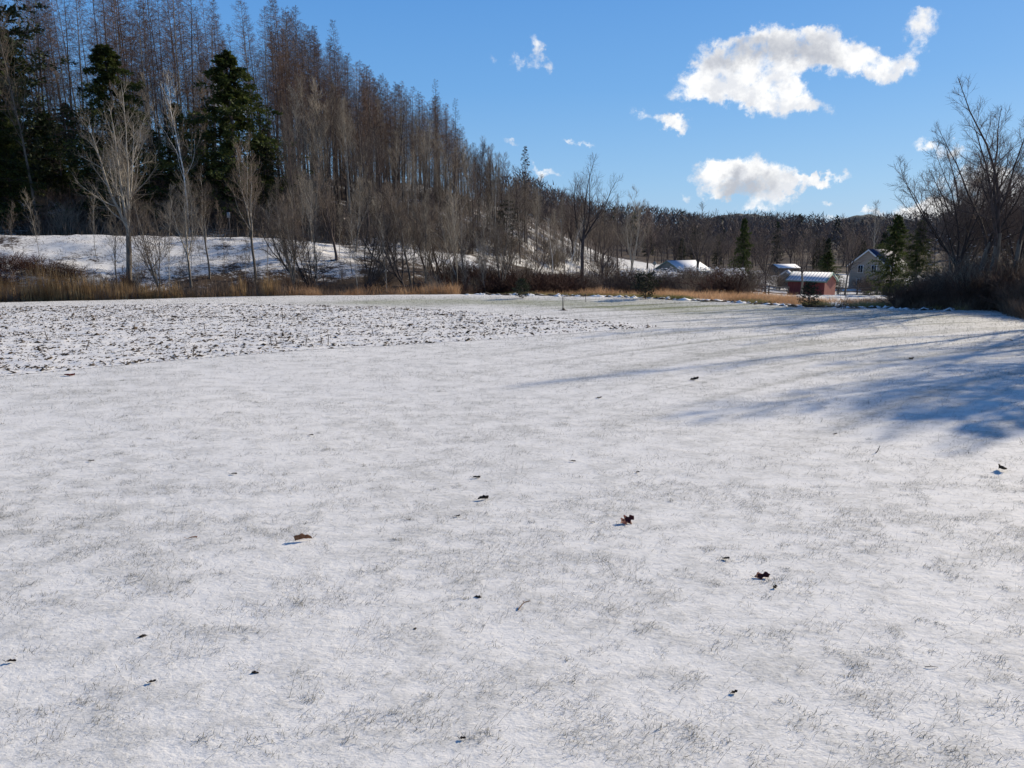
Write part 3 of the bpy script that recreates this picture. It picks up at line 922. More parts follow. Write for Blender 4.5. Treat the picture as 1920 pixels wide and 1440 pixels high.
K['spruce_thin'] = conifer(37, H=16, width=.15, base=.12, m1=95, m2=6, sprays=4, size=.22, name='spruce_thin', mats=('bark_dark', 'twig_dark'), jitter=.5)
HT = dict(old_pale=12.5, old_dark=12, round=12, vase=9, vase2=8, vase3=8.5, multi=11, tall=17, gnarly=15, forest1=18, forest2=17, forest3=15, forest4=12, forest5=12, birch=11,
          poles=7, poles2=6, larch1=24, larch2=22, larch3=25, larch4=20, hemlock1=16, hemlock2=15, pine=18, spruce=9, small_fir=1.5, small_fir2=1.5, spruce_thin=16)


def top_height(kind):
    """true height of a built kind"""
    if kind not in top_height.c:
        z = 0
        for _, me in K[kind]:
            a = np.empty(len(me.vertices) * 3, np.float32); me.vertices.foreach_get('co', a)
            z = max(z, a[2::3].max())
        top_height.c[kind] = float(z)
    return top_height.c[kind]


top_height.c = {}
NAMES = {'larch': 'larch_tree', 'hemloc': 'hemlock_tree', 'pine': 'pine_tree', 'spruce': 'spruce_tree', 'birch': 'birch_tree', 'poles': 'sapling', 'small_': 'fir_sapling'}


def tree(kind, x, y, h, label, cat='tree', group=None, rz=None, name=None, lean=None, wide=1.0, flat=False):
    if name is None:
        name = 'bare_tree'
        for k_, v_ in NAMES.items():
            if kind.startswith(k_):
                name = v_
    s = h / top_height(kind)
    root = bpy.data.objects.new(name, None)
    scene.collection.objects.link(root)
    root.location = (x, y, gz(x, y))
    root.scale = (s * wide, s * wide, s)
    rz_ = random.uniform(0, 6.28) if rz is None else rz
    root.rotation_euler = (lean[0] if lean else 0, lean[1] if lean else 0, rz_)
    root.empty_display_size = .1
    tag(root, label, cat, group)
    for pn, me in K[kind]:
        obj(pn, me, root)
    return root


def tree_px(kind, u, vb, vt, Y, label, **kw):
    """a tree whose foot is seen at column u at distance Y and whose top is at row vt; the ground gives its height above sea"""
    d = ray(u, 460)
    x = d[0] / d[1] * Y
    z0 = gz(x, Y)
    zt = at(u, vt, Y)[2]
    return tree(kind, x, Y, max(zt - z0, .5), label, **kw)


# ------------------------------------------------------------------ the trees one can tell apart
# evergreens of the left wood
tree_px('pine', 20, 0, -90, 72, 'tall dark evergreen in layers at the left edge of the wood', cat='evergreen tree', wide=1.15)
tree_px('hemlock2', 48, 0, 45, 82, 'tallest dark hemlock of the mass at the left edge, behind the layered evergreen', cat='evergreen tree', wide=.95)
tree_px('hemlock1', -25, 0, 20, 79, 'dark hemlock cut by the left edge of the photo near its top', cat='evergreen tree', wide=1.0)
tree_px('hemlock1', -30, 0, 120, 66, 'dense green evergreen low at the far left edge of the wood', cat='evergreen tree', wide=1.1)
tree_px('hemlock2', 32, 0, 205, 69, 'green hemlock below the layered evergreen at the left edge', cat='evergreen tree', wide=.85)
tree_px('hemlock1', 246, 0, 82, 72, 'big green hemlock with pointed top behind the large forked bare tree', cat='evergreen tree', wide=1.18, rz=1.0)
tree_px('hemlock2', 120, 0, 210, 82, 'dark hemlock in the shade between the left edge and the big green hemlock', cat='evergreen tree', wide=1.2)
tree_px('hemlock2', 452, 0, 92, 76, 'big green hemlock standing right of the white barked bare tree', cat='evergreen tree', wide=1.22, rz=2.2)
tree_px('hemlock1', 350, 0, 190, 84, 'dark hemlock in the shade between the two big green hemlocks', cat='evergreen tree', wide=1.2)
tree_px('spruce', 500, 0, 255, 76, 'smaller green hemlock at the right foot of the second big hemlock', cat='evergreen tree', wide=1.25)
tree_px('pine', 948, 0, 372, 92, 'dark bushy pine at the foot of the slope left of the leaning birch', cat='evergreen tree', wide=1.15)
tree_px('spruce_thin', 985, 0, 272, 108, 'thin half bare spruce rising above the wood behind the bushy pine', cat='evergreen tree')
tree_px('hemlock1', 1396, 0, 408, 84, 'narrow dark spruce between the grey house and the red shed', cat='evergreen tree', wide=.62)
tree_px('hemlock2', 1676, 0, 400, 62, 'broad dark evergreen in front of the beige house', cat='evergreen tree', wide=.8)
tree_px('hemlock1', 1722, 0, 412, 58, 'shaggy evergreen beside the beige house, right of the broad one', cat='evergreen tree', wide=.85)
tree_px('hemlock1', 1556, 0, 468, 108, 'low dark evergreen behind the red shed', cat='evergreen tree', wide=1.35)
for i_, (u_, vt_, Y_) in enumerate(((-50, 150, 88), (70, 230, 92), (150, 190, 94), (200, 250, 90), (300, 240, 92), (395, 200, 94), (410, 290, 84), (510, 240, 98), (540, 330, 92), (130, 330, 80), (55, 320, 80), (215, 340, 82), (100, 290, 84), (10, 280, 84), (320, 310, 84))):
    tree_px('hemlock2' if i_ % 2 else 'hemlock1', u_, 0, vt_, Y_, 'dark hemlock deep in the shade of the left wood', cat='evergreen tree', group='hemlocks deep in the left wood', wide=1.25)
# small firs and the staked sapling at the far edge of the field
for (u, vb, vt, kd, lb, wd) in ((980, 560, 520, 'small_fir2', 'smallest dark fir sapling at the far field edge, left of the staked sapling', 1.0),
                            (1210, 561, 506, 'small_fir', 'wide little fir sapling on the far field edge in front of the hedge', 1.15),
                            (1516, 576, 526, 'small_fir2', 'little fir sapling on the field edge in front of the red shed', 1.0)):
    x, y = onz(u, vb)
    h = at(u, vt, y)[2] - gz(x, y)
    tree(kd, x, y, h, lb, cat='fir sapling', wide=wd, rz=u * .01)

# bare trees on the bank in front of the road
tree_px('old_pale', 234, 492, 148, 47.5, 'large forked bare tree with pale limbs leaning on the snowy bank', rz=.4, wide=.86)
tree_px('forest4', 212, 492, 330, 47.8, 'thin bare tree standing close left of the large forked one')
tree_px('vase3', 474, 500, 238, 50, 'bare tree with bright whitish branches standing on the bank before the second hemlock', rz=1.1, wide=1.0)
tree_px('vase', 352, 515, 300, 49, 'pale broad topped bare tree between the large forked tree and the whitish one', rz=.2)
tree_px('vase3', 388, 500, 305, 50.5, 'bare sapling tree with upright pale twigs left of the whitish tree')
tree_px('vase2', 292, 540, 325, 41.5, 'bushy brown bare tree rising from the reeds right of the large forked tree')
tree_px('poles', 312, 540, 360, 41, 'slim dark stemmed sapling rising from the reeds', cat='sapling', name='sapling')
tree_px('poles', 70, 470, 350, 50, 'lone slim sapling on the bank near the left edge of the photo', cat='sapling')
tree_px('poles2', 24, 480, 372, 51, 'thinnest sapling at the far left of the bank', cat='sapling')
tree_px('poles', 178, 482, 345, 52, 'short crooked sapling on the bank left of the large forked tree', cat='sapling')
tree_px('poles2', 418, 470, 372, 54, 'slender sapling on the bank beside the sign post', cat='sapling')
tree_px('poles', 500, 500, 360, 50, 'sapling standing just right of the whitish bare tree', cat='sapling')
tree_px('birch', 358, 0, 110, 69, 'tall white barked bare tree between the two big green hemlocks', rz=.7)
tree_px('forest1', 75, 0, 10, 68, 'tall pale bare tree in front of the evergreens at the left edge', wide=1.1)
tree_px('gnarly', 1092, 520, 282, 74, 'gnarled dark bare tree standing alone above the hedge', rz=.3, wide=1.0)
tree_px('birch', 1052, 530, 395, 55, 'slender white birch leaning right over the brambles', rz=0, lean=(0, .30), name='birch_tree')
tree_px('birch', 1038, 520, 400, 80, 'thin upright pale birch behind the leaning birch')
tree_px('vase', 1188, 520, 342, 88, 'fan shaped bare tree above the snowy patch left of the grey house', wide=.85, rz=.5)
tree_px('old_dark', 1128, 525, 400, 72, 'slanting bare tree right of the gnarled one')
tree_px('old_dark', 1310, 540, 376, 88, 'bare tree with spreading limbs in front of the grey house roof', rz=2.0, wide=1.05)
tree_px('round', 1374, 540, 400, 92, 'bare tree in front of the narrow dark spruce', wide=.95)
tree_px('round', 1440, 542, 396, 86, 'round headed bare tree left of the red shed', rz=1.5, wide=1.0)
tree_px('tall', 1510, 545, 412, 86, 'slim bare tree standing in front of the red shed roof', wide=1.0)
tree_px('tall', 1592, 548, 392, 80, 'straight bare tree between the red shed and the beige house', wide=.75)
tree_px('forest2', 1642, 540, 372, 125, 'pale thin topped bare tree rising behind the beige house', wide=1.0)
tree_px('dark_fork', 655, 540, 415, 47, 'dark forked tree leaning far to the right over the ditch in the thicket', lean=(0, .62), rz=.2)
tree_px('dark_fork2', 685, 540, 345, 50, 'dark tree with spreading V of two stems in the middle of the thicket', rz=1.0, wide=1.1)
tree_px('dark_fork', 552, 500, 330, 49, 'dark tree with a low side stem at the left end of the thicket', rz=2.0)
# bare trees of the right hand edge
tree_px('tall', 1868, 585, 140, 34, 'tallest bare tree at the right edge, trunk leaning right', rz=.2, lean=(0, .06), wide=1.1)
tree_px('tall', 1842, 585, 205, 36, 'straight tall bare tree left of the leaning one at the right edge', rz=1.9, wide=.95)
tree_px('round', 1805, 570, 250, 37, 'clump of fanned out bare stems at the right, left of the tall trees', rz=.9, wide=1.1)
tree_px('multi', 1803, 570, 300, 41, 'lower clump of arching bare stems right of the shaggy evergreen', rz=2.6, wide=1.0)
tree_px('tall', 1908, 585, 165, 33, 'bare tree at the very right edge of the photo', rz=3.4, wide=.8)
tree_px('multi', 1890, 590, 300, 40, 'clump of bare stems behind the tall trees at the right edge', rz=3.9, wide=.9)
for i, (u, v, vt, Y, kd) in enumerate(((1830, 0, 330, 50, 'multi'), (1850, 0, 262, 42, 'round'), (1818, 0, 285, 43, 'tall'), (1915, 0, 215, 37, 'round'), (1822, 0, 235, 44, 'tall'), (1925, 0, 300, 46, 'multi'), (1795, 0, 370, 55, 'forest5'), (1870, 0, 330, 56, 'forest5'), (1800, 0, 385, 60, 'forest5'), (1910, 0, 360, 60, 'forest5'))):
    tree_px(kd, u, v, vt, Y, 'dark bare tree in the dense growth behind the right edge of the field', group='bare trees in the growth at the right')
# the rest of that row runs on beside the field, out of the photo; it throws the streaks of shade over the snow
for i, (x, y, h, kd) in enumerate(((27.0, 30.5, 14, 'tall'), (25.5, 25.8, 11, 'tall'), (27.0, 22.0, 11, 'round'), (25.0, 21.5, 9, 'old_dark'), (29.5, 27.5, 12, 'tall'), (31, 22, 13, 'multi'),
                                   (24.6, 17.5, 9, 'vase2'), (28, 17, 12, 'old_dark'), (26.5, 12.5, 12, 'multi'), (30, 9, 14, 'tall'), (25, 8, 10, 'old_dark'), (21.6, 20.9, 9.5, 'old_dark'), (23.5, 23.2, 11, 'round'), (25.4, 24.4, 11.5, 'old_dark'))):
    tree(kd, x, y, h, 'bare tree in the row beside the field, beyond the right edge', group='bare trees beside the field beyond the right edge')
tree('pine', 21.2, 20.3, 8.2, 'evergreen beside the field beyond the right edge, casting the blue shade', cat='evergreen tree', wide=1.3)

# ------------------------------------------------------------------ stands of trees: each tree still a thing
rg = random.Random(3)


def wooded(x, y):
    """metres behind the brow of the bank"""
    q = x / y
    return y - float(np.interp(q, BQ, BY))


# larch stand on the slope: tops follow the skyline of the photo
sky_u = [-80, 400, 455, 545, 585, 610, 650, 700, 760, 830, 880, 940, 1000, 1040, 1080]
sky_v = [-160, -60, -30, 0, 25, 60, 80, 125, 155, 190, 255, 285, 320, 380, 410]
nl = 0
spots = []
tries = 0
while nl < 185 and tries < 9000:
    tries += 1
    u = rg.uniform(-60, 900) if rg.random() < .6 else rg.uniform(520, 900)
    Y = rg.uniform(86, 132) if u < 560 else rg.uniform(88, 150)
    d = ray(u, 460); x = d[0] / d[1] * Y
    if wooded(x, Y) < 18: continue
    if any((x - a) ** 2 + (Y - b_) ** 2 < 5.0 for a, b_ in spots): continue
    vt = float(np.interp(u, sky_u, sky_v)) + rg.uniform(-12, 110 if u > 500 else 130)
    h = at(u, vt, Y)[2] - gz(x, Y)
    if not 9 < h < 33: continue
    spots.append((x, Y)); nl += 1
    kd = rg.choice(['larch1', 'larch2', 'larch3', 'larch1', 'larch3'] if u > 250 else ['larch2', 'larch1', 'larch4'])
    pz = 'above the evergreens at the left edge' if u < 180 else 'behind the first big green hemlock' if u < 330 else 'behind the second big green hemlock' if u < 520 else 'where the skyline starts to fall' if u < 680 else 'on the falling skyline farther right'
    tn_ = {'larch1': 'grey stemmed', 'larch2': 'slim high crowned', 'larch3': 'full crowned', 'larch4': 'shorter low branched'}[kd]
    tree(kd, x, Y, h, tn_ + ' bare larch ' + pz, cat='larch tree', group=tn_ + ' larches ' + pz, wide=rg.uniform(.75, 1.2) * 24 / max(h, 18), lean=(rg.gauss(0, .022), rg.gauss(0, .022)))
for i_ in range(40):
    u = 548 + i_ * 8.2 + rg.uniform(-4, 4)
    vt = float(np.interp(u, sky_u, sky_v)) + rg.uniform(-4, 20)
    Y = rg.uniform(98, 135)
    kd = rg.choice(['larch1', 'larch3', 'larch4', 'larch3'])
    tree_px(kd, u, 0, vt, Y, 'reddish brown larch forming the falling skyline of the slope', cat='larch tree', group='larches forming the skyline', wide=rg.uniform(.9, 1.3), lean=(rg.gauss(0, .02), rg.gauss(0, .02)))
for (u, vt, Y, lb) in ((820, 148, 108, 'larch with a sharp open spire on the skyline, first of the two lone ones'), (856, 184, 112, 'lower open spired larch right of the sharper lone spire'),
                       (645, 38, 96, 'larch whose reddish tip stands highest on the slope of the skyline'), (545, -10, 92, 'larch reaching the top edge of the photo beside the open sky')):
    tree_px('larch4' if u > 700 else 'larch3', u, 0, vt, Y, lb, cat='larch tree', wide=.9)

# mixed bare wood under and in front of the larches
cnt = 0; tries = 0
while cnt < 290 and tries < 12000:
    tries += 1
    u = rg.uniform(-60, 1150) if rg.random() < .45 else rg.uniform(540, 1060)
    Y = rg.uniform(66, 128)
    d = ray(u, 460); x = d[0] / d[1] * Y
    w_ = wooded(x, Y)
    if w_ < 7.5 or w_ > 54 or (u < 545 and w_ < 18): continue
    if any((x - a) ** 2 + (Y - b_) ** 2 < 2.2 for a, b_ in spots): continue
    top = float(np.interp(u, [-60, 400, 600, 700, 800, 900, 1000, 1080, 1150], [90, 100, 130, 165, 205, 258, 310, 372, 400]))
    vt = top + rg.uniform(0, 110) * (1.0 if u > 550 else 1.4)
    h = at(u, vt, Y)[2] - gz(x, Y)
    if not 3.5 < h < 23: continue
    spots.append((x, Y)); cnt += 1
    kd = rg.choice(['forest1', 'forest2', 'forest3', 'forest4', 'forest5', 'forest3', 'forest2'])
    if u < 545 and kd == 'forest2': kd = 'forest3'
    pz = 'in the shade of the left wood among the hemlocks' if u < 260 else 'between the two big green hemlocks' if u < 430 else 'right of the second big hemlock, under the larches' if u < 640 else 'on the middle of the wooded slope' if u < 800 else 'where the wooded slope runs out at the right'
    tn_ = {'forest1': 'tall grey barked', 'forest2': 'pale barked', 'forest3': 'dark stemmed', 'forest4': 'smaller pale twigged', 'forest5': 'smaller dark'}[kd]
    tree(kd, x, Y, h, tn_ + ' bare tree ' + pz, group=tn_ + ' bare trees ' + pz, wide=rg.uniform(.9, 1.3))

# thicket of slender trees on the bank, 530-900
cnt = 0; tries = 0
while cnt < 60 and tries < 5000:
    tries += 1
    u = rg.uniform(525, 1010)
    q = qv(u)
    ye_ = float(np.interp(q, EQ, EY)); yb_ = float(np.interp(q, BQ, BY))
    Y = rg.uniform(ye_ + 2.5, yb_ - 1 if u < 800 else ye_ + 22)
    x = q * Y
    if any((x - a) ** 2 + (Y - b_) ** 2 < .9 for a, b_ in spots): continue
    vt = float(np.interp(u, [525, 560, 620, 700, 760, 850, 1010], [340, 330, 285, 320, 325, 345, 420])) + rg.uniform(-15, 100)
    h = at(u, vt, Y)[2] - gz(x, Y)
    if h < 2: continue
    spots.append((x, Y)); cnt += 1
    kd = rg.choice(['dark_fork', 'vase2', 'vase3', 'poles', 'poles2', 'dark_fork2', 'vase', 'poles', 'forest4'])
    pz = 'at the left end of the bank thicket' if u < 640 else 'in the middle of the bank thicket' if u < 780 else 'at the right end of the bank thicket by the brambles'
    tn_ = {'vase': 'pale wide', 'vase2': 'brown bushy', 'vase3': 'upright', 'poles': 'thin pale', 'poles2': 'thin brown', 'forest4': 'straight single stemmed', 'dark_fork': 'dark forked', 'dark_fork2': 'dark twin stemmed'}[kd]
    tree(kd, x, Y, h, tn_ + ' bare tree ' + pz, group=tn_ + ' bare trees ' + pz, name='slender_tree', wide=rg.uniform(.8, 1.15), lean=(rg.gauss(0, .06), rg.gauss(0, .10)))
for i in range(16):
    u = rg.uniform(250, 540); Y = rg.uniform(42, 56)
    x = qv(u) * Y
    tree('poles' if i % 2 else 'poles2', x, Y, rg.uniform(2.5, 5.0), 'thin bare sapling scattered over the snowy bank', cat='sapling', group='saplings scattered over the bank', lean=(rg.gauss(0, .08), rg.gauss(0, .08)))

# valley trees right of the slope and behind the houses
cnt = 0; tries = 0
while cnt < 150 and tries < 6000:
    tries += 1
    u = rg.uniform(1010, 1800)
    Y = rg.uniform(112, 172) if u < 1150 else rg.uniform(172, 235)
    x = qv(u) * Y
    if any((x - a) ** 2 + (Y - b_) ** 2 < 5 for a, b_ in spots): continue
    top = float(np.interp(u, [1010, 1100, 1150, 1230, 1300, 1500, 1700, 1800], [370, 385, 395, 415, 428, 430, 428, 425]))
    vt = top + rg.uniform(-8, 45)
    h = at(u, vt, Y)[2] - gz(x, Y)
    if not 3 < h < 20: continue
    spots.append((x, Y)); cnt += 1
    kd = rg.choice(['forest3', 'forest5', 'round', 'forest1', 'forest5', 'old_dark'])
    tree(kd, x, Y, h, 'brown bare tree in the valley wood ' + ('left of the grey house' if u < 1230 else 'behind the grey house' if u < 1400 else 'behind the red shed' if u < 1590 else 'behind the beige house'), group='bare trees of the valley wood ' + ('left' if u < 1230 else 'behind the grey house' if u < 1400 else 'behind the shed' if u < 1590 else 'behind the beige house'), name='bare_valley_tree', wide=rg.uniform(1.0, 1.4))  # plain bare trees from the shared kinds, no particular species
for i, (u, vt, Y) in enumerate(((1150, 375, 140), (1215, 372, 145), (1245, 400, 185), (1280, 395, 200), (1485, 402, 190), (1515, 406, 195), (1600, 408, 200), (1075, 330, 118), (1160, 362, 130), (915, 252, 112), (900, 262, 108), (1120, 360, 125))):
    tree_px(['forest1', 'round', 'forest3'][i % 3], u, 0, vt, Y, 'taller bare tree breaking the skyline of the valley wood', group='taller trees of the valley skyline')
for i in range(15):
    u = rg.uniform(1210, 1760); Y = rg.uniform(180, 230)
    x = qv(u) * Y
    tree('spruce', x, Y, rg.uniform(7, 11), 'distant dark conifer mixed into the valley wood', cat='conifer', group='conifers mixed into the valley wood', name='spruce_tree')

# ------------------------------------------------------------------ far woods on the ridge and the hill: countless
rng = np.random.default_rng(77)


def far_tree(seed, H, ever):
    r_ = np.random.default_rng(seed)
    n = 95 if not ever else 120
    t_ = r_.uniform(.12, 1, n)
    if ever:
        w = H * .17 * (1.05 - t_)
    else:
        w = H * .30 * np.sin(np.clip(t_, .1, 1) * 3.0) ** .6
    az = r_.uniform(0, 6.28, n)
    rr = w * np.sqrt(r_.uniform(.1, 1, n))
    c_ = np.stack([np.cos(az) * rr, np.sin(az) * rr, t_ * H], 1)
    d = norm(np.stack([np.cos(az) * .5, np.sin(az) * .5, np.full(n, .9 if not ever else -.1)], 1) + r_.normal(0, .25, (n, 3)))
    s = norm(np.cross(d, r_.normal(0, 1, (n, 3))))
    l = (H * .15 if not ever else H * .11) * r_.uniform(.5, 1.2, n)[:, None]
    ww = l * (.09 if not ever else .30)
    V = np.stack([c_ - s * ww, c_ + s * ww, c_ + d * l], 1).reshape(-1, 3)
    return V


for (nm, ever, mt, count, ys, us, lb) in (('far_woods', False, 'twig_mid', 1700, (235, 480), (900, 2150), 'brown bare woods covering the ridge behind the valley'),
                                          ('far_evergreens', True, 'needles_dull', 130, (240, 500), (900, 2150), 'dark evergreens mixed through the woods of the ridge')):
    protos = [far_tree(900 + i + 10 * ever, 12.0, ever) for i in range(5)]
    mb = MB(); Vs = []
    u = rng.uniform(us[0], us[1], count); Yd = np.sqrt(rng.uniform(ys[0] ** 2, ys[1] ** 2, count))
    xs = (u - 960) / 1357 * Yd; zs = terrain(xs, Yd)
    for i in range(count):
        P_ = protos[i % 5] * rng.uniform(.55, 1.25)
        a = rng.uniform(0, 6.28); ca, sa = math.cos(a), math.sin(a)
        Vs.append(np.stack([P_[:, 0] * ca - P_[:, 1] * sa + xs[i], P_[:, 0] * sa + P_[:, 1] * ca + Yd[i], P_[:, 2] + zs[i] - .3], 1))
    V = np.concatenate(Vs)
    mb.add(V, np.arange(len(V)).reshape(-1, 3))
    tag(obj(nm, mb.mesh(nm, M[mt])), lb, kind='stuff')

# distant hills beyond, clothed in forest
hm, t, b = material('hazy_forest_hill')
tc = t.n('ShaderNodeTexCoord')
f = t.smooth(t.noise(tc.outputs['Object'], .05, 6, .7), .35, .65)
t.link(t.mix(f, (.030, .052, .055), (.075, .090, .095)), b.inputs['Base Color'])  # bluish distance haze is painted into the forest colour
b.inputs['Roughness'].default_value = .95


def hill(name, cx, cy, a, bb, H, label, seed):
    n = 90
    g = np.linspace(-1, 1, n)
    HX, HY = np.meshgrid(g, g)
    rr = np.sqrt(HX ** 2 + HY ** 2)
    wx, wy = cx + HX * a, cy + HY * bb
    zz = np.exp(-(rr * 1.7) ** 2) * H * (.8 + .4 * fbm(wx * .008, wy * .008, seed, 4)) + fbm(wx * .07, wy * .07, seed + 5, 3) * 7 * (rr < .8) - 6
    mb = MB()
    i_ = np.arange(n * n).reshape(n, n)
    mb.add(np.stack([wx, wy, zz - (rr > .95) * 10], -1).reshape(-1, 3), np.stack([i_[:-1, :-1], i_[:-1, 1:], i_[1:, 1:], i_[1:, :-1]], -1).reshape(-1, 4))
    tag(obj(name, mb.mesh(name, hm, True)), label, kind='structure')


d = 1000
hill('hill', qv(1370) * d, d, 230, 260, 50, 'low forested hill in the distance behind the narrow spruce', 3)
d = 1500
hill('hill', qv(1630) * d, d, 330, 300, 66, 'farther forested hill in the distance behind the beige house', 9)
hill('hill', qv(2050) * d, d, 500, 300, 70, 'forested hill in the distance behind the trees at the right', 13)
hill('hill', qv(1150) * d, d, 500, 300, 50, 'forested hill in the distance left of the grey house', 17)

# ------------------------------------------------------------------ reeds, brambles, golden grass
rng = np.random.default_rng(9)


def band(n, ulo, uhi, dlo, dhi, hfun, width, mat, name, label, thr=None, seed=1, seeds=False, lean=.14, scale=.5, bend=.3):
    u = rng.uniform(ulo, uhi, n)
    q_ = (u - 960) / 1357
    y = np.interp(q_, EQ, EY) + rng.uniform(dlo, dhi, n)
    x = q_ * y
    nn = fbm(x * scale, y * scale, seed, 3)
    if thr is not None:
        k_ = nn > thr
        x, y, u, nn = x[k_], y[k_], u[k_], nn[k_]
    if name == 'golden_grass':
        k_ = rng.uniform(0, 1, len(x)) < np.interp(u, [1000, 1500, 1600, 1790], [1, 1, .5, .3])
        x, y, u, nn = x[k_], y[k_], u[k_], nn[k_]
    h = hfun(u, nn) * rng.uniform(.55, 1.1, len(x))
    z = terrain(x, y)
    mb = MB()
    V, Q, T_ = blades(np.stack([x, y, z - .05], 1), h, lean, width, rng, bend=bend)
    mb.add(V, Q); mb.f.append(T_.astype(np.int32) + (mb.n - len(V)))
    return tag(obj(name, mb.mesh(name, M[mat])), label, kind='stuff')


band(15000, -150, 520, .5, 3.6, lambda u, nn: np.interp(u, [-150, 0, 190, 260, 400, 470, 520], [2.1, 1.9, 1.7, 1.0, 1.0, 1.8, 1.7]) * (.15 + 1.6 * nn), .011, 'reed', 'golden_reeds', 'golden brown reeds in the ditch at the left edge of the field', thr=.44, seed=3, lean=.09, scale=1.2)
band(17000, -150, 640, .6, 5.5, lambda u, nn: np.interp(u, [-150, 200, 260, 400, 540, 640], [1.5, 1.4, 1.0, 1.3, 1.2, .6]) * (.2 + 1.5 * nn), .009, 'reed_brown', 'brown_reeds', 'dull brown reeds and weeds in the ditch below the bank', thr=.36, seed=6, lean=.2, scale=1.3)
band(9000, 520, 860, .3, 3.0, lambda u, nn: .2 + 1.1 * nn, .007, 'gold_grass', 'rusty_grass', 'rusty orange grass along the ditch in front of the thicket', thr=.47, seed=12, lean=.3, scale=1.1)
band(42000, 985, 1790, 1.0, 9.0, lambda u, nn: np.interp(u, [985, 1100, 1300, 1500, 1790], [.35, .62, .62, .5, .26]) * (.25 + 1.3 * nn), .007, 'gold_grass', 'golden_grass', 'tall golden orange grass beyond the far edge of the field', thr=.40, seed=15, lean=.36, scale=.8)
band(22000, 880, 1830, .1, 1.9, lambda u, nn: .12 + .40 * nn * np.interp(u, [880, 1000, 1600, 1800], [.4, .6, 1.0, 1.2]), .008, 'straw_green', 'rough_grass', 'low yellow green rough grass along the far field edge', thr=.44, seed=19, lean=.6, scale=.9)
band(5000, 1690, 1990, .05, 2.2, lambda u, nn: .5 + .7 * nn, .007, 'reed_brown', 'brown_weeds', 'brown weeds under the trees at the right edge of the field', thr=.3, seed=25, lean=.35)

n = 26000
u = rng.uniform(-150, 1160, n); q_ = (u - 960) / 1357
y = np.interp(q_, BQ, BY) + 5 + 62 * rng.uniform(0, 1, n) ** 1.2; x = q_ * y
kk = fbm(x * .25, y * .25, 91, 3) > .42
x, y, u = x[kk], y[kk], u[kk]
mb = MB()
V, Q, T_ = blades(np.stack([x, y, terrain(x, y) - .1], 1), rng.uniform(.5, 2.6, len(x)) * np.interp(u, [0, 900, 1160], [1.1, 1.0, .7]), .28, .020, rng, bend=.3)
mb.add(V, Q); mb.f.append(T_.astype(np.int32) + (mb.n - len(V)))
tag(obj('underbrush', mb.mesh('underbrush', M['twig_brown'])), 'bare underbrush stems filling the wood between the trunks', kind='stuff')
n = 26000
u = rng.uniform(-150, 1120, n); q_ = (u - 960) / 1357
f_ = rng.uniform(0, 1, n)
y = np.interp(q_, EQ, EY) + 2 + (np.interp(q_, BQ, BY) - np.interp(q_, EQ, EY) - 2) * f_; x = q_ * y
kk = fbm(x * .7, y * .7, 95, 4) + .10 * (1 - f_) > .515
x, y, f_ = x[kk], y[kk], f_[kk]
mb = MB()
V, Q, T_ = blades(np.stack([x, y, terrain(x, y) - .03], 1), rng.uniform(.08, .42, len(x)) * (1.25 - .8 * f_), 1.1, .014, rng, bend=.3)
mb.add(V, Q); mb.f.append(T_.astype(np.int32) + (mb.n - len(V)))
tag(obj('bank_weeds', mb.mesh('bank_weeds', M['twig_dark'])), 'dark dead weeds breaking through the snow of the bank', kind='stuff')

# snow lumps and dark tussocks along the far rim of the field
rng2 = np.random.default_rng(33)
mbd, mbs = MB(), MB()
for i in range(520):
    u = rng2.uniform(870, 1800)
    q_ = (u - 960) / 1357
    y = float(np.interp(q_, EQ, EY)) + rng2.normal(0.0, .22)
    x = q_ * y
    s = rng2.uniform(.05, .17)
    V = oct_v * np.array([s * rng2.uniform(1, 3), s, s * rng2.uniform(.3, .8)]) * rng2.uniform(.6, 1.3, (6, 1)) + np.array([x, y, gz(x, y)])
    (mbd if i % 5 < 3 else mbs).add(V, oct_f)
tag(obj('tussocks', mbd.mesh('tussocks', M['clod'])), 'dark tussocks and clods along the far rim of the field', kind='stuff')
tag(obj('snow_lumps', mbs.mesh('snow_lumps', M['snow_plain'])), 'small lumps of snow along the far rim of the field', kind='stuff')

# shrubs: things each
S = {'bramble1': shrub(41, H=1.9, stems=26, spread=.7, m2=7, m3=5, mat='bramble', name='bramble_a', curl=.14, r0=.010, twig=.006),
     'bramble2': shrub(42, H=1.7, stems=26, spread=.8, m2=7, m3=5, mat='bramble', name='bramble_b', curl=.16, r0=.010, twig=.006),
     'brown1': shrub(43, H=2.8, stems=18, spread=.34, m2=8, m3=5, mat='twig_brown', name='shrub_a', lift=.08),
     'brown2': shrub(44, H=2.4, stems=20, spread=.42, m2=8, m3=5, mat='twig_dark', name='shrub_b', lift=.05),
     'pale1': shrub(45, H=3.0, stems=16, spread=.30, m2=8, m3=5, mat='twig_pale', name='shrub_c', lift=.1),
     'reddish': shrub(46, H=1.5, stems=30, spread=.5, m2=7, m3=4, mat='twig_red', name='shrub_d', lift=.06)}


def bush(kind, u, Y, h, label, group=None, cat='shrub', name='bare_shrub', wide=1.0):
    x = qv(u) * Y
    o = obj(name, S[kind], None, (x, Y, gz(x, Y)), rg.uniform(0, 6.28))
    s = h / {'bramble1': 1.7, 'bramble2': 1.5, 'brown1': 2.8, 'brown2': 2.4, 'pale1': 3.0, 'reddish': 1.5}[kind]
    o.scale = (s * wide, s * wide, s)
    return tag(o, label, cat, group)


def hp(u):
    return 'below the gnarled tree' if u < 1140 else 'behind the wide little fir' if u < 1260 else 'in front of the grey house' if u < 1340 else 'before the narrow dark spruce'


def rp(u):
    return 'beside the shaggy evergreen' if u < 1800 else 'below the fanned out stems' if u < 1860 else 'round the tall trunks' if u < 1920 else 'at and beyond the photo edge'


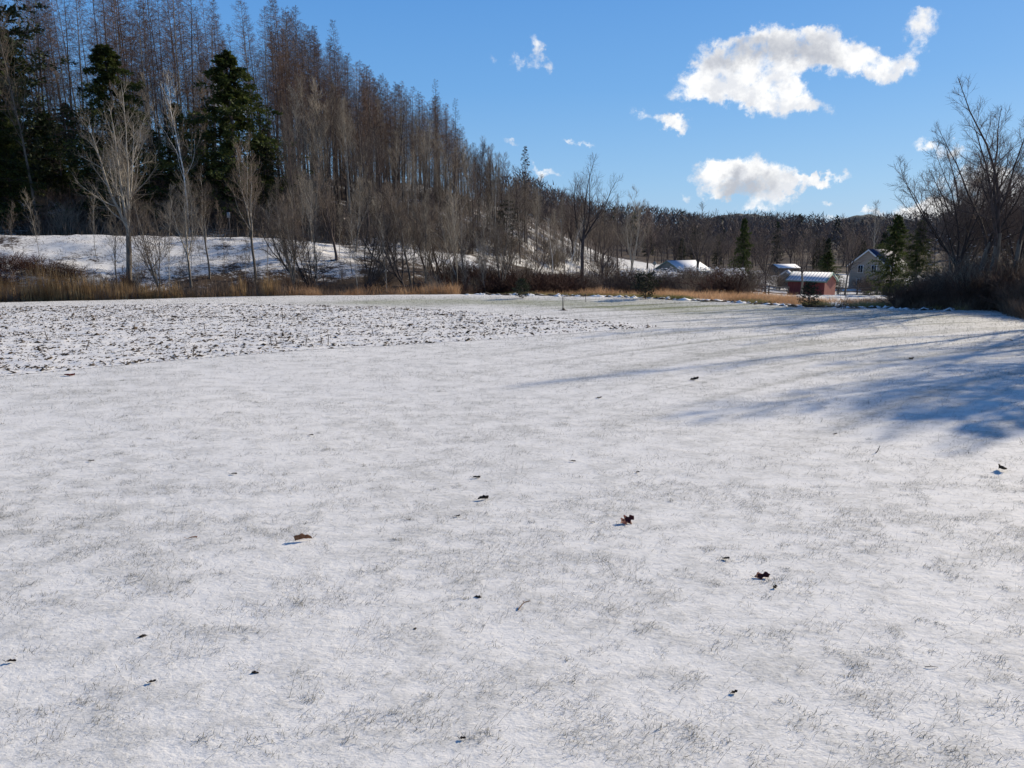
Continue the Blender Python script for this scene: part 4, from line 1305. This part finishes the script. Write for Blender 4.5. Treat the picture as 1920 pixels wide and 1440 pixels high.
def up(u):
    return 'under the evergreens at the left edge' if u < 200 else 'under the two big green hemlocks' if u < 520 else 'behind the thicket of the bank' if u < 860 else 'beside and beyond the bushy pine'


def edgeY(u):
    return float(np.interp(qv(u), EQ, EY))


for i in range(66):
    u = rg.uniform(800, 1060)
    bush(rg.choice(['bramble1', 'bramble2']), u, edgeY(u) + rg.uniform(4.0, 17), rg.uniform(1.3, 2.4), 'dark red brown bramble bush in the thicket below the bushy pine', 'brambles below the bushy pine', 'bramble', 'bramble_bush', 1.2)
for i in range(70):
    u = rg.uniform(1050, 1420)
    bush(rg.choice(['brown2', 'brown2', 'bramble1', 'brown1']), u, edgeY(u) + rg.uniform(9, 24), rg.uniform(1.5, 2.5), 'bare dark shrub of the hedge ' + hp(u), 'hedge shrubs ' + hp(u), wide=1.2)
for i in range(14):
    u = rg.uniform(560, 900)
    bush(rg.choice(['brown1', 'brown2', 'pale1', 'reddish']), u, edgeY(u) + rg.uniform(1.5, 14), rg.uniform(1.0, 2.6), 'bare shrub growing under the thicket trees on the bank', 'shrubs under the thicket trees')
for i in range(34):
    u = rg.uniform(-60, 560)
    bush(rg.choice(['brown1', 'brown2', 'bramble1', 'bramble2', 'reddish']), u, edgeY(u) + rg.uniform(2.5, 9), rg.uniform(.8, 1.9), 'low bare bush on the snowy bank behind the reeds', 'low bushes on the bank behind the reeds', wide=1.3)
for (u, d_, h) in ((20, 12, 1.4), (60, 11, 1.5), (-20, 12, 1.6), (100, 10.5, 1.4), (130, 10, 1.4), (0, 9.5, 1.3)):
    bush('bramble2', u, edgeY(u) + d_, h, 'dark snow flecked bramble mound low on the bank near the left edge', 'bramble mounds near the left edge', 'bramble', 'bramble_bush', 1.5)
for i in range(85):
    u = rg.uniform(1745, 1990)
    bush(rg.choice(['brown1', 'pale1', 'reddish', 'pale1', 'reddish', 'brown1']), u, edgeY(u) + rg.uniform(.8, 14), rg.uniform(1.1, 2.9) * (1 if u > 1800 else .75), 'bare brown bush under the trees at the right, ' + rp(u), 'bushes at the right ' + rp(u), wide=1.1)
for i in range(26):
    u = rg.uniform(1690, 1880)
    bush('reddish', u, edgeY(u) + rg.uniform(.5, 2.5), rg.uniform(.7, 1.4), 'low reddish bush along the field edge at the right', 'low reddish bushes at the right field edge', wide=1.2)
for i in range(90):
    u = rg.uniform(-60, 1150)
    yb_ = float(np.interp(qv(u), BQ, BY))
    bush(rg.choice(['brown1', 'brown2', 'brown2', 'pale1']), u, yb_ + rg.uniform(8, 26), rg.uniform(1.6, 4.2), 'undergrowth shrub of the slope ' + up(u), 'undergrowth shrubs ' + up(u), wide=1.3)
for i in range(40):
    u = rg.uniform(1400, 1760)
    bush(rg.choice(['brown2', 'brown1']), u, rg.uniform(96, 140), rg.uniform(2, 4), 'bare bush among the trees round the shed and the beige house', 'bushes round the shed and the beige house', wide=1.4)

# snow caught on the hedge tops
mb = MB()
for i in range(1500):
    u = rng2.uniform(1165, 1400)
    y = edgeY(u) + rng2.uniform(16, 25)
    x = qv(u) * y
    s = rng2.uniform(.02, .075)
    V = oct_v * np.array([s * rng2.uniform(.8, 2), s, s * rng2.uniform(.4, .9)]) * rng2.uniform(.6, 1.3, (6, 1)) + np.array([x, y, gz(x, y) + rng2.uniform(1.3, 2.1)])
    mb.add(V, oct_f)
tag(obj('hedge_snow', mb.mesh('hedge_snow', M['snow_plain'])), 'flecks of snow caught on the twigs of the hedge', kind='stuff')
mb = MB()
for i in range(260):
    u = rng2.uniform(1740, 1900)
    y = edgeY(u) + rng2.uniform(3, 14)
    x = qv(u) * y
    s = rng2.uniform(.012, .03)
    V = oct_v * np.array([s * rng2.uniform(1, 4), s, s * .6]) * rng2.uniform(.6, 1.3, (6, 1)) + np.array([x, y, gz(x, y) + rng2.uniform(.8, 3.6)])
    mb.add(V, oct_f)
tag(obj('twig_snow', mb.mesh('twig_snow', M['snow_plain'])), 'specks of snow on the twigs at the right', kind='stuff')

# ------------------------------------------------------------------ buildings
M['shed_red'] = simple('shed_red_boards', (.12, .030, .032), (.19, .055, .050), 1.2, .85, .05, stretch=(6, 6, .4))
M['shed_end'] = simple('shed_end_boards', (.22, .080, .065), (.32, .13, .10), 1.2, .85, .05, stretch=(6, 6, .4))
M['metal_roof'] = simple('metal_roof', (.22, .28, .36), (.32, .38, .46), .8, .45, .03)
M['green_trim'] = simple('green_trim', (.10, .17, .15), (.13, .22, .19), 2, .6, .03)
M['grey_siding'] = simple('grey_siding', (.16, .185, .185), (.20, .225, .22), 1.0, .8, .03, stretch=(.3, .3, 9))
M['beige_siding'] = simple('beige_siding', (.31, .26, .21), (.40, .34, .28), 1.0, .8, .03, stretch=(.3, .3, 8))
M['white_paint'] = simple('white_paint', (.68, .68, .66), (.78, .78, .76), 2, .6, .03)
M['dark_glass'] = simple('dark_glass', (.010, .012, .016), (.03, .035, .045), .5, .08, .05)
M['blue_shingle'] = simple('blue_shingle', (.028, .035, .085), (.05, .06, .13), 2.5, .7, .03)
M['weathered'] = simple('weathered_wood', (.055, .046, .042), (.12, .105, .095), 3, .85, .12)
M['aluminium'] = simple('sign_back', (.20, .20, .205), (.27, .275, .28), 3, .4, .03)


def gable_house(name, label, cat, x, y, z0, az, L, Wd, wall_h, rise, wallm, endm, roofm, over=.25, ribs=0, rib_mat=None, trim=None, windows=(), thick=.10):
    """local x runs along the ridge, local y across; az turns it"""
    root = bpy.data.objects.new(name, None); scene.collection.objects.link(root)
    root.location = (x, y, z0); root.rotation_euler = (0, 0, az)
    tag(root, label, cat)
    w = MB()
    w.poly([(-L / 2, -Wd / 2, 0), (L / 2, -Wd / 2, 0), (L / 2, -Wd / 2, wall_h), (-L / 2, -Wd / 2, wall_h)], [(0, 1, 2, 3)])
    w.poly([(L / 2, Wd / 2, 0), (-L / 2, Wd / 2, 0), (-L / 2, Wd / 2, wall_h), (L / 2, Wd / 2, wall_h)], [(0, 1, 2, 3)])
    obj('wall', w.mesh('side_walls', wallm), root)
    for sx in (-1, 1):
        g = MB()
        pts = [(sx * L / 2, -Wd / 2, 0), (sx * L / 2, Wd / 2, 0), (sx * L / 2, Wd / 2, wall_h), (sx * L / 2, 0, wall_h + rise), (sx * L / 2, -Wd / 2, wall_h)]
        g.poly(pts if sx > 0 else pts[::-1], [(0, 1, 2, 3, 4)])
        obj('gable_wall', g.mesh('gable_wall', endm), root)
    sl = rise / (Wd / 2)
    for sy in (-1, 1):
        g = MB()
        ey, ez = sy * (Wd / 2 + over), wall_h - sl * over
        rid = wall_h + rise
        a = [(-L / 2 - over, ey, ez + .02), (L / 2 + over, ey, ez + .02), (L / 2 + over, 0, rid + .02), (-L / 2 - over, 0, rid + .02)]
        b2 = [(p_[0], p_[1], p_[2] + thick) for p_ in a]
        V = a + b2
        g.poly(V, [(0, 3, 2, 1), (4, 5, 6, 7), (0, 1, 5, 4), (1, 2, 6, 5), (2, 3, 7, 6), (3, 0, 4, 7)])
        ro = obj('roof', g.mesh('roof_slope', roofm), root)
        if ribs:
            rme = None
            for k_ in range(ribs):
                xx = -L / 2 - over + .1 + (L + 2 * over - .2) * k_ / (ribs - 1)
                if rme is None:
                    m_ = MB()
                    hw = .03
                    v = []
                    for (yy_, zz_) in ((ey, ez), (0, rid)):
                        v += [(-hw, yy_, zz_ + thick + .02), (hw, yy_, zz_ + thick + .02), (hw, yy_, zz_ + thick + .08), (-hw, yy_, zz_ + thick + .08)]
                    m_.poly(v, [(0, 1, 2, 3), (7, 6, 5, 4), (0, 4, 5, 1), (1, 5, 6, 2), (2, 6, 7, 3), (3, 7, 4, 0)])
                    rme = m_.mesh('roof_rib', rib_mat)
                obj('rib', rme, ro, (xx, 0, 0))
    if trim:
        for sx in (-1, 1):
            for sy in (-1, 1):
                g = MB()
                X0, X1 = sx * (L / 2 + over + .003), sx * (L / 2 + over + .05)
                v = []
                for XX in (X0, X1):
                    v += [(XX, sy * (Wd / 2 + over), wall_h - sl * over - .16), (XX, sy * (Wd / 2 + over), wall_h - sl * over + .10), (XX, sy * .004, wall_h + rise + .10), (XX, sy * .004, wall_h + rise - .16)]
                g.poly(v, [(0, 1, 2, 3), (7, 6, 5, 4), (0, 4, 5, 1), (1, 5, 6, 2), (2, 6, 7, 3), (3, 7, 4, 0)])
                obj('barge_board', g.mesh('barge_board', trim), root)
        for sy in (-1, 1):
            g = MB().box((0, sy * (Wd / 2 + over + .03), wall_h - sl * over - .03), (L + 2 * over, .05, .14))
            obj('eave_trim', g.mesh('eave_trim', trim), root)
    for (face, a, zc, ww, hh) in windows:
        if face in ('x', '-x'):
            s = 1 if face == 'x' else -1
            loc = (s * (L / 2 + .02), a, zc); sz = (.07, ww + .16, hh + .16); sg = (.04, ww, hh); off = (s * .035, 0, 0); bar = (.03, .04, hh)
        else:
            s = 1 if face == 'y' else -1
            loc = (a, s * (Wd / 2 + .02), zc); sz = (ww + .16, .07, hh + .16); sg = (ww, .04, hh); off = (0, s * .035, 0); bar = (.04, .03, hh)
        f = obj('window', MB().box((0, 0, 0), sz).mesh('window_frame', M['white_paint']), root, loc)
        obj('pane', MB().box(off, sg).mesh('window_pane', M['dark_glass']), f)
        obj('glazing_bar', MB().box((off[0] * 1.9, off[1] * 1.9, 0), bar).mesh('glazing_bar', M['white_paint']), f)
    return root


# red shed
px_, py_, _ = at(1522, 530, 91)
azg = math.radians(47)                                   # heading of the across-axis, clockwise from +Y
shed_rot = -azg                                          # local y turned to that heading
gable_house('shed', 'small dark red shed with snow striped metal roof behind the golden grass', 'shed', px_, py_, -3.3, shed_rot, 4.7, 3.2, 2.05, .9,
            M['shed_red'], M['shed_end'], M['snow_plain'], over=.22, ribs=13, rib_mat=M['metal_roof'], trim=M['green_trim'], thick=.06)
# grey house
hx, hy, _ = at(1279, 500, 152)
house_rot = math.radians(90 - 45)                        # ridge heads right and away
gable_house('grey_house', 'low grey green house with a snow covered roof and white window', 'house', hx, hy, -4.3, house_rot, 11.0, 6.6, 2.5, 1.85,
            M['grey_siding'], M['grey_siding'], M['snow_plain'], over=.4, trim=M['green_trim'],
            windows=(('-y', -2.9, 1.7, .8, 1.1), ('-y', -1.9, 1.7, .8, 1.1), ('-y', 2.5, 1.7, .8, 1.1), ('-x', 1.4, 1.4, .8, 1.0)))
# beige house
bx, by, _ = at(1646, 500, 118)
gable_house('beige_house', 'tall beige house with dark blue roof half hidden by evergreens', 'house', bx, by, -3.9, math.radians(42), 8.0, 5.6, 4.0, 2.3,
            M['beige_siding'], M['beige_siding'], M['blue_shingle'], over=.3, trim=M['white_paint'],
            windows=(('-x', 1.1, 3.3, .7, 1.1), ('-x', -1.0, 3.3, .7, 1.1), ('-x', 1.1, 1.1, .7, 1.1), ('-x', -1.0, 1.1, .7, 1.1), ('-y', -1.6, 3.0, .7, 1.0), ('-y', 1.4, 3.0, .7, 1.0), ('-y', 1.4, 1.1, .7, 1.0)))
gx_, gy_, _ = at(1474, 535, 112)
gable_house('small_outbuilding', 'little grey outbuilding left behind the red shed', 'outbuilding', gx_, gy_, -3.6, math.radians(60), 2.6, 2.2, 2.0, .8, M['grey_siding'], M['grey_siding'], M['snow_plain'], over=.12, trim=M['white_paint'])
gx_, gy_, _ = at(1470, 498, 160)
gable_house('distant_roof', 'distant low building showing only its thin white roof line', 'outbuilding', gx_, gy_, -4.2, math.radians(12), 5.0, 4, 2.6, .7, M['weathered'], M['weathered'], M['snow_plain'], over=.2, trim=M['weathered'])


# rail fences
def fence(x0, y0, x1, y1, n, label, h=1.15, rails=3):
    root = bpy.data.objects.new('rail_fence', None); scene.collection.objects.link(root)
    root.location = (x0, y0, 0)
    tag(root, label, 'fence')
    post = MB().box((0, 0, h / 2 - .1), (.13, .13, h + .2), taper=.92).mesh('post', M['weathered'])
    px = [x0 + (x1 - x0) * i / n for i in range(n + 1)]; py = [y0 + (y1 - y0) * i / n for i in range(n + 1)]
    for i in range(n + 1):
        o = obj('post', post, root, (px[i] - x0, py[i] - y0, gz(px[i], py[i])), rg.uniform(-.1, .1))
        o.rotation_euler = (rg.gauss(0, .02), rg.gauss(0, .02), 0)
        if i < n:
            for k_ in range(rails):
                za = gz(px[i], py[i]) + h * (.30 + .30 * k_) + rg.gauss(0, .015); zb_ = gz(px[i + 1], py[i + 1]) + h * (.30 + .30 * k_) + rg.gauss(0, .015)
                m_ = MB()
                P_ = np.array([[[px[i] - x0, py[i] - y0 - .09, za], [(px[i] + px[i + 1]) / 2 - x0, (py[i] + py[i + 1]) / 2 - y0 - .09, (za + zb_) / 2 - .015], [px[i + 1] - x0, py[i + 1] - y0 - .09, zb_]]])
                m_.add(*tubes(P_, np.full((1, 3), .05), 5))
                obj('rail', m_.mesh('rail', M['weathered']), root)
    return root


fa = at(1365, 540, 74); fb = at(1478, 540, 78); fc = at(1572, 542, 76); fd = at(1770, 545, 66)
fence(fa[0], fa[1], fb[0], fb[1], 3, 'dark wooden rail fence running up to the left side of the red shed')
fence(fc[0], fc[1], fd[0], fd[1], 5, 'dark wooden rail fence between the red shed and the growth at the right')

# road sign seen from behind on its post
sx, sy_, _ = at(432, 445, 59)
root = bpy.data.objects.new('road_sign', None); scene.collection.objects.link(root)
root.location = (sx, sy_, gz(sx, sy_)); tag(root, 'small upright rectangular road sign on a thin post by the bank top', 'road sign')
zt = at(432, 399, sy_)[2] - gz(sx, sy_)
obj('post', MB().box((0, 0, zt / 2 - .1), (.06, .05, zt)).mesh('sign_post', M['weathered']), root)
obj('plate', MB().box((0, -.05, zt - .18), (.26, .012, .44)).mesh('sign_plate', M['aluminium']), root)
# diamond sign near grey house
sx, sy_, _ = at(1227, 500, 120)
root = bpy.data.objects.new('road_sign', None); scene.collection.objects.link(root)
root.location = (sx, sy_, gz(sx, sy_)); tag(root, 'dark diamond shaped road sign standing left of the grey house', 'road sign')
zt = at(1227, 494, sy_)[2] - gz(sx, sy_)
obj('post', MB().box((0, 0, zt / 2), (.08, .06, zt)).mesh('sign_post', M['weathered']), root)
g = MB(); h_ = .42
g.poly([(0, -.06, zt - h_), (h_, -.06, zt), (0, -.06, zt + h_), (-h_, -.06, zt), (0, -.04, zt - h_), (h_, -.04, zt), (0, -.04, zt + h_), (-h_, -.04, zt)],
       [(0, 1, 2, 3), (7, 6, 5, 4), (0, 4, 5, 1), (1, 5, 6, 2), (2, 6, 7, 3), (3, 7, 4, 0)])
obj('plate', g.mesh('diamond_plate', M['grey_siding']), root)

# snowy log
lx, ly, _ = at(1130, 527, 58)
g = MB(); P_ = np.array([[[-1.4, 0, .9], [0, .1, .72], [1.4, .2, .45]]]); g.add(*tubes(P_, np.array([[.10, .10, .07]]), 7))
root = bpy.data.objects.new('fallen_log', None); scene.collection.objects.link(root); root.location = (lx, ly, gz(lx, ly)); tag(root, 'fallen log with snow along its top in the hedge', 'log')
obj('trunk', g.mesh('log_trunk', M['bark_dark']), root)
g = MB(); g.add(*tubes(P_ + np.array([0, -.01, .085]), np.array([[.05, .055, .04]]), 6)); obj('snow_cap', g.mesh('snow_cap', M['snow_plain']), root)

# staked sapling in the field
x, y = onz(1056, 582)
root = bpy.data.objects.new('staked_sapling', None); scene.collection.objects.link(root)
root.location = (x, y, gz(x, y)); tag(root, 'thin staked sapling with a soil ring standing in the snow near the far edge', 'staked sapling')
hh = at(1056, 545, y)[2]
rr_ = np.random.default_rng(4)
p, r = grow(np.array([[0, 0, -.05]]), np.array([[.06, 0, 1.0]]), np.array([hh + .05]), np.array([.013]), 6, .03, 0, rr_, .4)
g = MB(); g.add(*tubes(p, r, 6)); obj('stem', g.mesh('sapling_stem', M['twig_red']), root)
g = MB(); p2, r2 = grow(p[0, 3:6], np.array([[.8, .1, .5], [-.6, .2, .8], [.9, 0, -.4]]), np.array([.22, .2, .25]), np.full(3, .005), 3, .1, 0, rr_, .5)
g.add(*tubes(p2, r2, 4)); obj('twig', g.mesh('sapling_twigs', M['twig_tan']), root)
obj('stake', MB().box((-.03, .01, hh * .32), (.024, .024, hh * .68)).mesh('stake', M['weathered']), root)
g = MB(); V = oct_v * np.array([.26, .2, .045]); g.add(V, oct_f)
V = oct_v * np.array([.10, .09, .11]) + np.array([.02, 0, 0]); g.add(V, oct_f); obj('soil_mound', g.mesh('soil_mound', M['clod']), root)
x, y = onz(1098, 566)
root = bpy.data.objects.new('marker_stake', None); scene.collection.objects.link(root); root.location = (x, y, gz(x, y)); tag(root, 'tiny pale topped marker stake at the far rim right of the staked sapling', 'marker stake')
obj('stake', MB().box((0, 0, .2), (.02, .02, .44)).mesh('marker', M['weathered']), root)
obj('flag', MB().box((.03, 0, .40), (.07, .006, .06)).mesh('marker_flag', M['gold_grass']), root)
x, y = onz(1580, 579)
o = shrub(61, H=.8, stems=4, spread=.3, m2=4, m3=2, mat='twig_red', name='reddish_sapling')
o = obj('sapling', o, None, (x, y, gz(x, y))); tag(o, 'thin reddish sapling by a snow lump right of the fir before the shed', 'sapling')


# ------------------------------------------------------------------ leaves, twigs and bits on the snow
def lobed_leaf(seed, L, mat, curl=.5, width=.34, lobes=4, roll=0.0, name='leaf'):
    """an oak leaf: lobed outline on both sides of a midrib, curled lengthwise and across, with thickness"""
    r_ = np.random.default_rng(seed)
    n = lobes * 6 + 1
    tt_ = np.linspace(0, 1, n)
    env = np.sin(np.clip(tt_ * .95 + .05, 0, 1) * math.pi) ** .8
    wob = (.72 + .28 * np.cos(tt_ * lobes * 2 * math.pi + 2.6)) ** 1.3
    rows = []
    for k_, s in enumerate((-1, -.5, 0, .5, 1)):
        w = L * width * env * (wob if abs(s) > .2 else 1) * s * r_.uniform(.85, 1.15)
        xx = tt_ * L - L / 2 + abs(s) * L * .07
        yy_ = w
        zz_ = abs(s) ** 1.5 * curl * L * .28 * (.6 + .6 * tt_) + np.sin(tt_ * 5 + seed) * L * .04 + r_.normal(0, L * .012, n)
        if roll:
            th = yy_ / (L * width) * roll
            zz_ = zz_ + (1 - np.cos(th)) * L * .22; yy_ = np.sin(th) * L * .2
        rows.append(np.stack([xx, yy_, zz_], 1))
    top = np.stack(rows, 1)
    bot = top - np.array([0, 0, .0012])
    V = np.concatenate([top.reshape(-1, 3), bot.reshape(-1, 3)])
    i_ = np.arange(n * 5).reshape(n, 5)
    Fq = np.stack([i_[:-1, :-1], i_[1:, :-1], i_[1:, 1:], i_[:-1, 1:]], -1).reshape(-1, 4)
    Fb = Fq[:, ::-1] + n * 5
    rim = []
    for a_, b_ in zip(i_[:-1, 0], i_[1:, 0]): rim.append((a_, a_ + n * 5, b_ + n * 5, b_))
    for a_, b_ in zip(i_[:-1, 4], i_[1:, 4]): rim.append((a_, b_, b_ + n * 5, a_ + n * 5))
    mb_ = MB(); mb_.add(V, np.concatenate([Fq, Fb, np.array(rim)]))
    st_ = MB(); P_ = np.array([[[-L * .5, 0, np.min(V[:, 2])], [-L * .62, .004, .006], [-L * .78, -.006, .02]]]); st_.add(*tubes(P_, np.full((1, 3), .0016), 4))
    zmin = float(V[:, 2].min())
    return mb_.mesh(name, mat, True), st_.mesh('leaf_stalk', mat), zmin


def put_leaf(u, v, L, mat, rz, label, seed, curl=.5, lobes=4, width=.34, roll=0.0, tilt=(0, 0), cat='leaf', name='oak_leaf'):
    x, y = onz(u, v)
    me, st_, zmin = lobed_leaf(seed, L, M[mat], curl, width, lobes, roll)
    root = bpy.data.objects.new(name, None); scene.collection.objects.link(root)
    root.location = (x, y, gz(x, y) + .006 - zmin + abs(math.sin(tilt[1])) * L * .35)
    root.rotation_euler = (tilt[0], tilt[1], rz)
    tag(root, label, cat)
    obj('blade', me, root); obj('stalk', st_, root)


put_leaf(570, 1015, .155, 'oak_leaf_brown', math.pi + .25, 'curled brown leaf with a blue shadow on the near snow left of centre', 5, curl=.9, roll=.9, lobes=3, width=.42, tilt=(.35, .1))
put_leaf(1174, 983, .17, 'oak_leaf_red', .6, 'dark red pointed leaf on the snow right of centre', 2, curl=.35, tilt=(.55, -.15), lobes=3, width=.42)
put_leaf(1427, 1086, .13, 'oak_leaf_red', .1, 'dark red leaf lying nearer than the pointed one, beside a grass tuft', 3, curl=.4, lobes=2, width=.38, tilt=(.4, 0))
put_leaf(1876, 884, .17, 'leaf_black', 1.3, 'black curled leaf upright near the right edge of the photo', 4, curl=.9, lobes=3, tilt=(.5, .3))
put_leaf(905, 937, .12, 'leaf_black', .3, 'dark folded leaf with a raised tip straight above the black clump', 6, curl=1.0, width=.18, lobes=3, tilt=(.3, 0))
put_leaf(893, 896, .09, 'leaf_black', .1, 'small dark leaf just beyond the folded one', 7, curl=.7, width=.22, lobes=2)
put_leaf(858, 970, .05, 'leaf_black', .5, 'tiny dark leaf scrap between the folded leaf and the curled brown leaf', 8, curl=.7, width=.3, lobes=2)
put_leaf(1301, 711, .19, 'leaf_black', .3, 'ragged dark leaf far out on the open snow right of centre', 9, curl=.8, width=.25, lobes=3, tilt=(.3, 0))
put_leaf(1361, 1052, .055, 'leaf_black', -.3, 'small black bit of leaf up and left of the nearer dark red leaf', 10, curl=.8, width=.4, lobes=2)
put_leaf(1452, 1106, .05, 'leaf_black', .8, 'small black bit caught in the tuft below the nearer dark red leaf', 11, curl=.8, width=.4, lobes=2, tilt=(.4, 0))
put_leaf(1111, 983, .045, 'leaf_black', 0, 'sliver of dark leaf left of the dark red pointed leaf', 12, curl=.3, width=.2, lobes=2)
put_leaf(20, 1238, .06, 'leaf_black', .2, 'dark leaf scrap at the left edge of the near snow', 13, curl=.5, width=.3, lobes=2)
put_leaf(285, 1280, .045, 'leaf_black', .5, 'small dark scrap below and right of the oblong dark clump', 14, curl=.6, width=.35, lobes=2)
put_leaf(1376, 1302, .045, 'leaf_black', .3, 'tiny dark scrap with a pinkish fleck low on the right', 15, curl=.6, width=.35, lobes=2)
put_leaf(170, 863, .08, 'leaf_black', .1, 'thin dark leaf far to the left beyond the tan slender leaf', 16, curl=.5, width=.2, lobes=2)
put_leaf(582, 816, .08, 'leaf_black', .1, 'thin dark leaf far beyond the curled brown leaf', 17, curl=.5, width=.2, lobes=2)
put_leaf(438, 890, .075, 'leaf_black', .2, 'small dark leaf beyond and right of the tan slender leaf', 18, curl=.5, width=.3, lobes=2)
put_leaf(1074, 866, .07, 'leaf_black', 0, 'small flat dark leaf halfway out near the centre', 19, curl=.5, width=.3, lobes=2)
put_leaf(1708, 673, .16, 'leaf_black', .4, 'dark leaf far out on the bright snow at the right', 20, curl=.8, width=.35, lobes=2)
put_leaf(1123, 745, .10, 'leaf_black', .2, 'dark scrap far out left of the ragged dark leaf', 21, curl=.6, width=.3, lobes=2)
put_leaf(1566, 812, .06, 'leaf_black', .2, 'dark speck in the middle distance left of the hooked twig', 22, curl=.6, width=.4, lobes=2)
put_leaf(1195, 888, .05, 'leaf_black', .2, 'dark speck straight above the dark red pointed leaf', 23, curl=.6, width=.4, lobes=2)
put_leaf(360, 1011, .085, 'oak_leaf_brown', .35, 'slender tan leaf left of the curled brown leaf', 24, curl=.4, width=.10, lobes=2, name='willow_leaf')
put_leaf(1892, 640, .2, 'leaf_black', .1, 'flat dark leaf in the far snow at the right edge', 25, curl=.3, width=.16, lobes=2)
put_leaf(867, 1392, .035, 'leaf_black', .1, 'tiny dark speck at the bottom of the photo left of centre', 26, curl=.6, width=.4, lobes=2)
put_leaf(130, 704, .22, 'oak_leaf_red', .1, 'red brown leaf at the near corner of the tilled strip', 27, curl=.6, width=.3, lobes=3)


def clump(u, v, s, label, seed, cat='soil clump'):
    x, y = onz(u, v)
    r_ = np.random.default_rng(seed)
    mb_ = MB()
    for k_ in range(4):
        V = oct_v * np.array([s * r_.uniform(.6, 1.1), s * r_.uniform(.5, .8), s * r_.uniform(.4, .7)]) * r_.uniform(.7, 1.2, (6, 1)) + np.append(r_.normal(0, s * .35, 2), s * .12)
        mb_.add(V, oct_f)
    tag(obj('soil_clump', mb_.mesh('soil_clump', M['leaf_black']), None, (x, y, gz(x, y))), label, cat)


clump(895, 1122, .022, 'black clump of soil on the snow left of the bent twig', 1)
clump(268, 1192, .022, 'oblong dark clump on the near snow at the left', 2)
clump(477, 1264, .018, 'round black clump on the near snow below the curled brown leaf', 3)
clump(778, 1182, .013, 'smaller black clump below and left of the black clump by the twig', 4)


def twig(u, v, pts, r0, mat, label):
    x, y = onz(u, v)
    g_ = MB(); P_ = np.array([pts], float)
    g_.add(*tubes(P_, np.linspace(r0, r0 * .6, len(pts))[None, :], 6))
    root = bpy.data.objects.new('twig', None); scene.collection.objects.link(root); root.location = (x, y, gz(x, y)); tag(root, label, 'twig')
    obj('stem', g_.mesh('twig_stem', M[mat], True), root)
    k_ = len(pts) // 2
    q_ = np.array([[pts[k_], (np.array(pts[k_]) + np.array([-.012, .006, .012])).tolist()]])
    g_ = MB(); g_.add(*tubes(q_, np.array([[r0 * .6, r0 * .4]]), 5)); obj('bud', g_.mesh('twig_bud', M[mat]), root)


twig(980, 1140, [(-.035, -.06, .006), (-.022, -.035, .012), (-.008, -.015, .02), (.012, .012, .028), (.035, .022, .03), (.06, .03, .03)], .0055, 'twig_tan', 'short bent tan twig lying on the near snow at the centre')
twig(1646, 848, [(-.03, 0, 0), (-.01, 0, .02), (.01, .01, .05), (.02, .01, .09)], .007, 'bark_dark', 'dark hooked twig sticking up from the snow at the right')
twig(266, 1090, [(-.09, -.05, .006), (-.03, -.01, .012), (.0, .0, .016), (.015, .02, .05), (.03, .05, .09)], .002, 'twig_pale', 'hair thin dry stalk with an orange knot on the near snow at the left')
twig(1745, 1255, [(-.04, 0, .006), (0, -.002, .012), (.045, -.004, .006)], .0028, 'bark_dark', 'short straight dark twig on the near snow at the right')
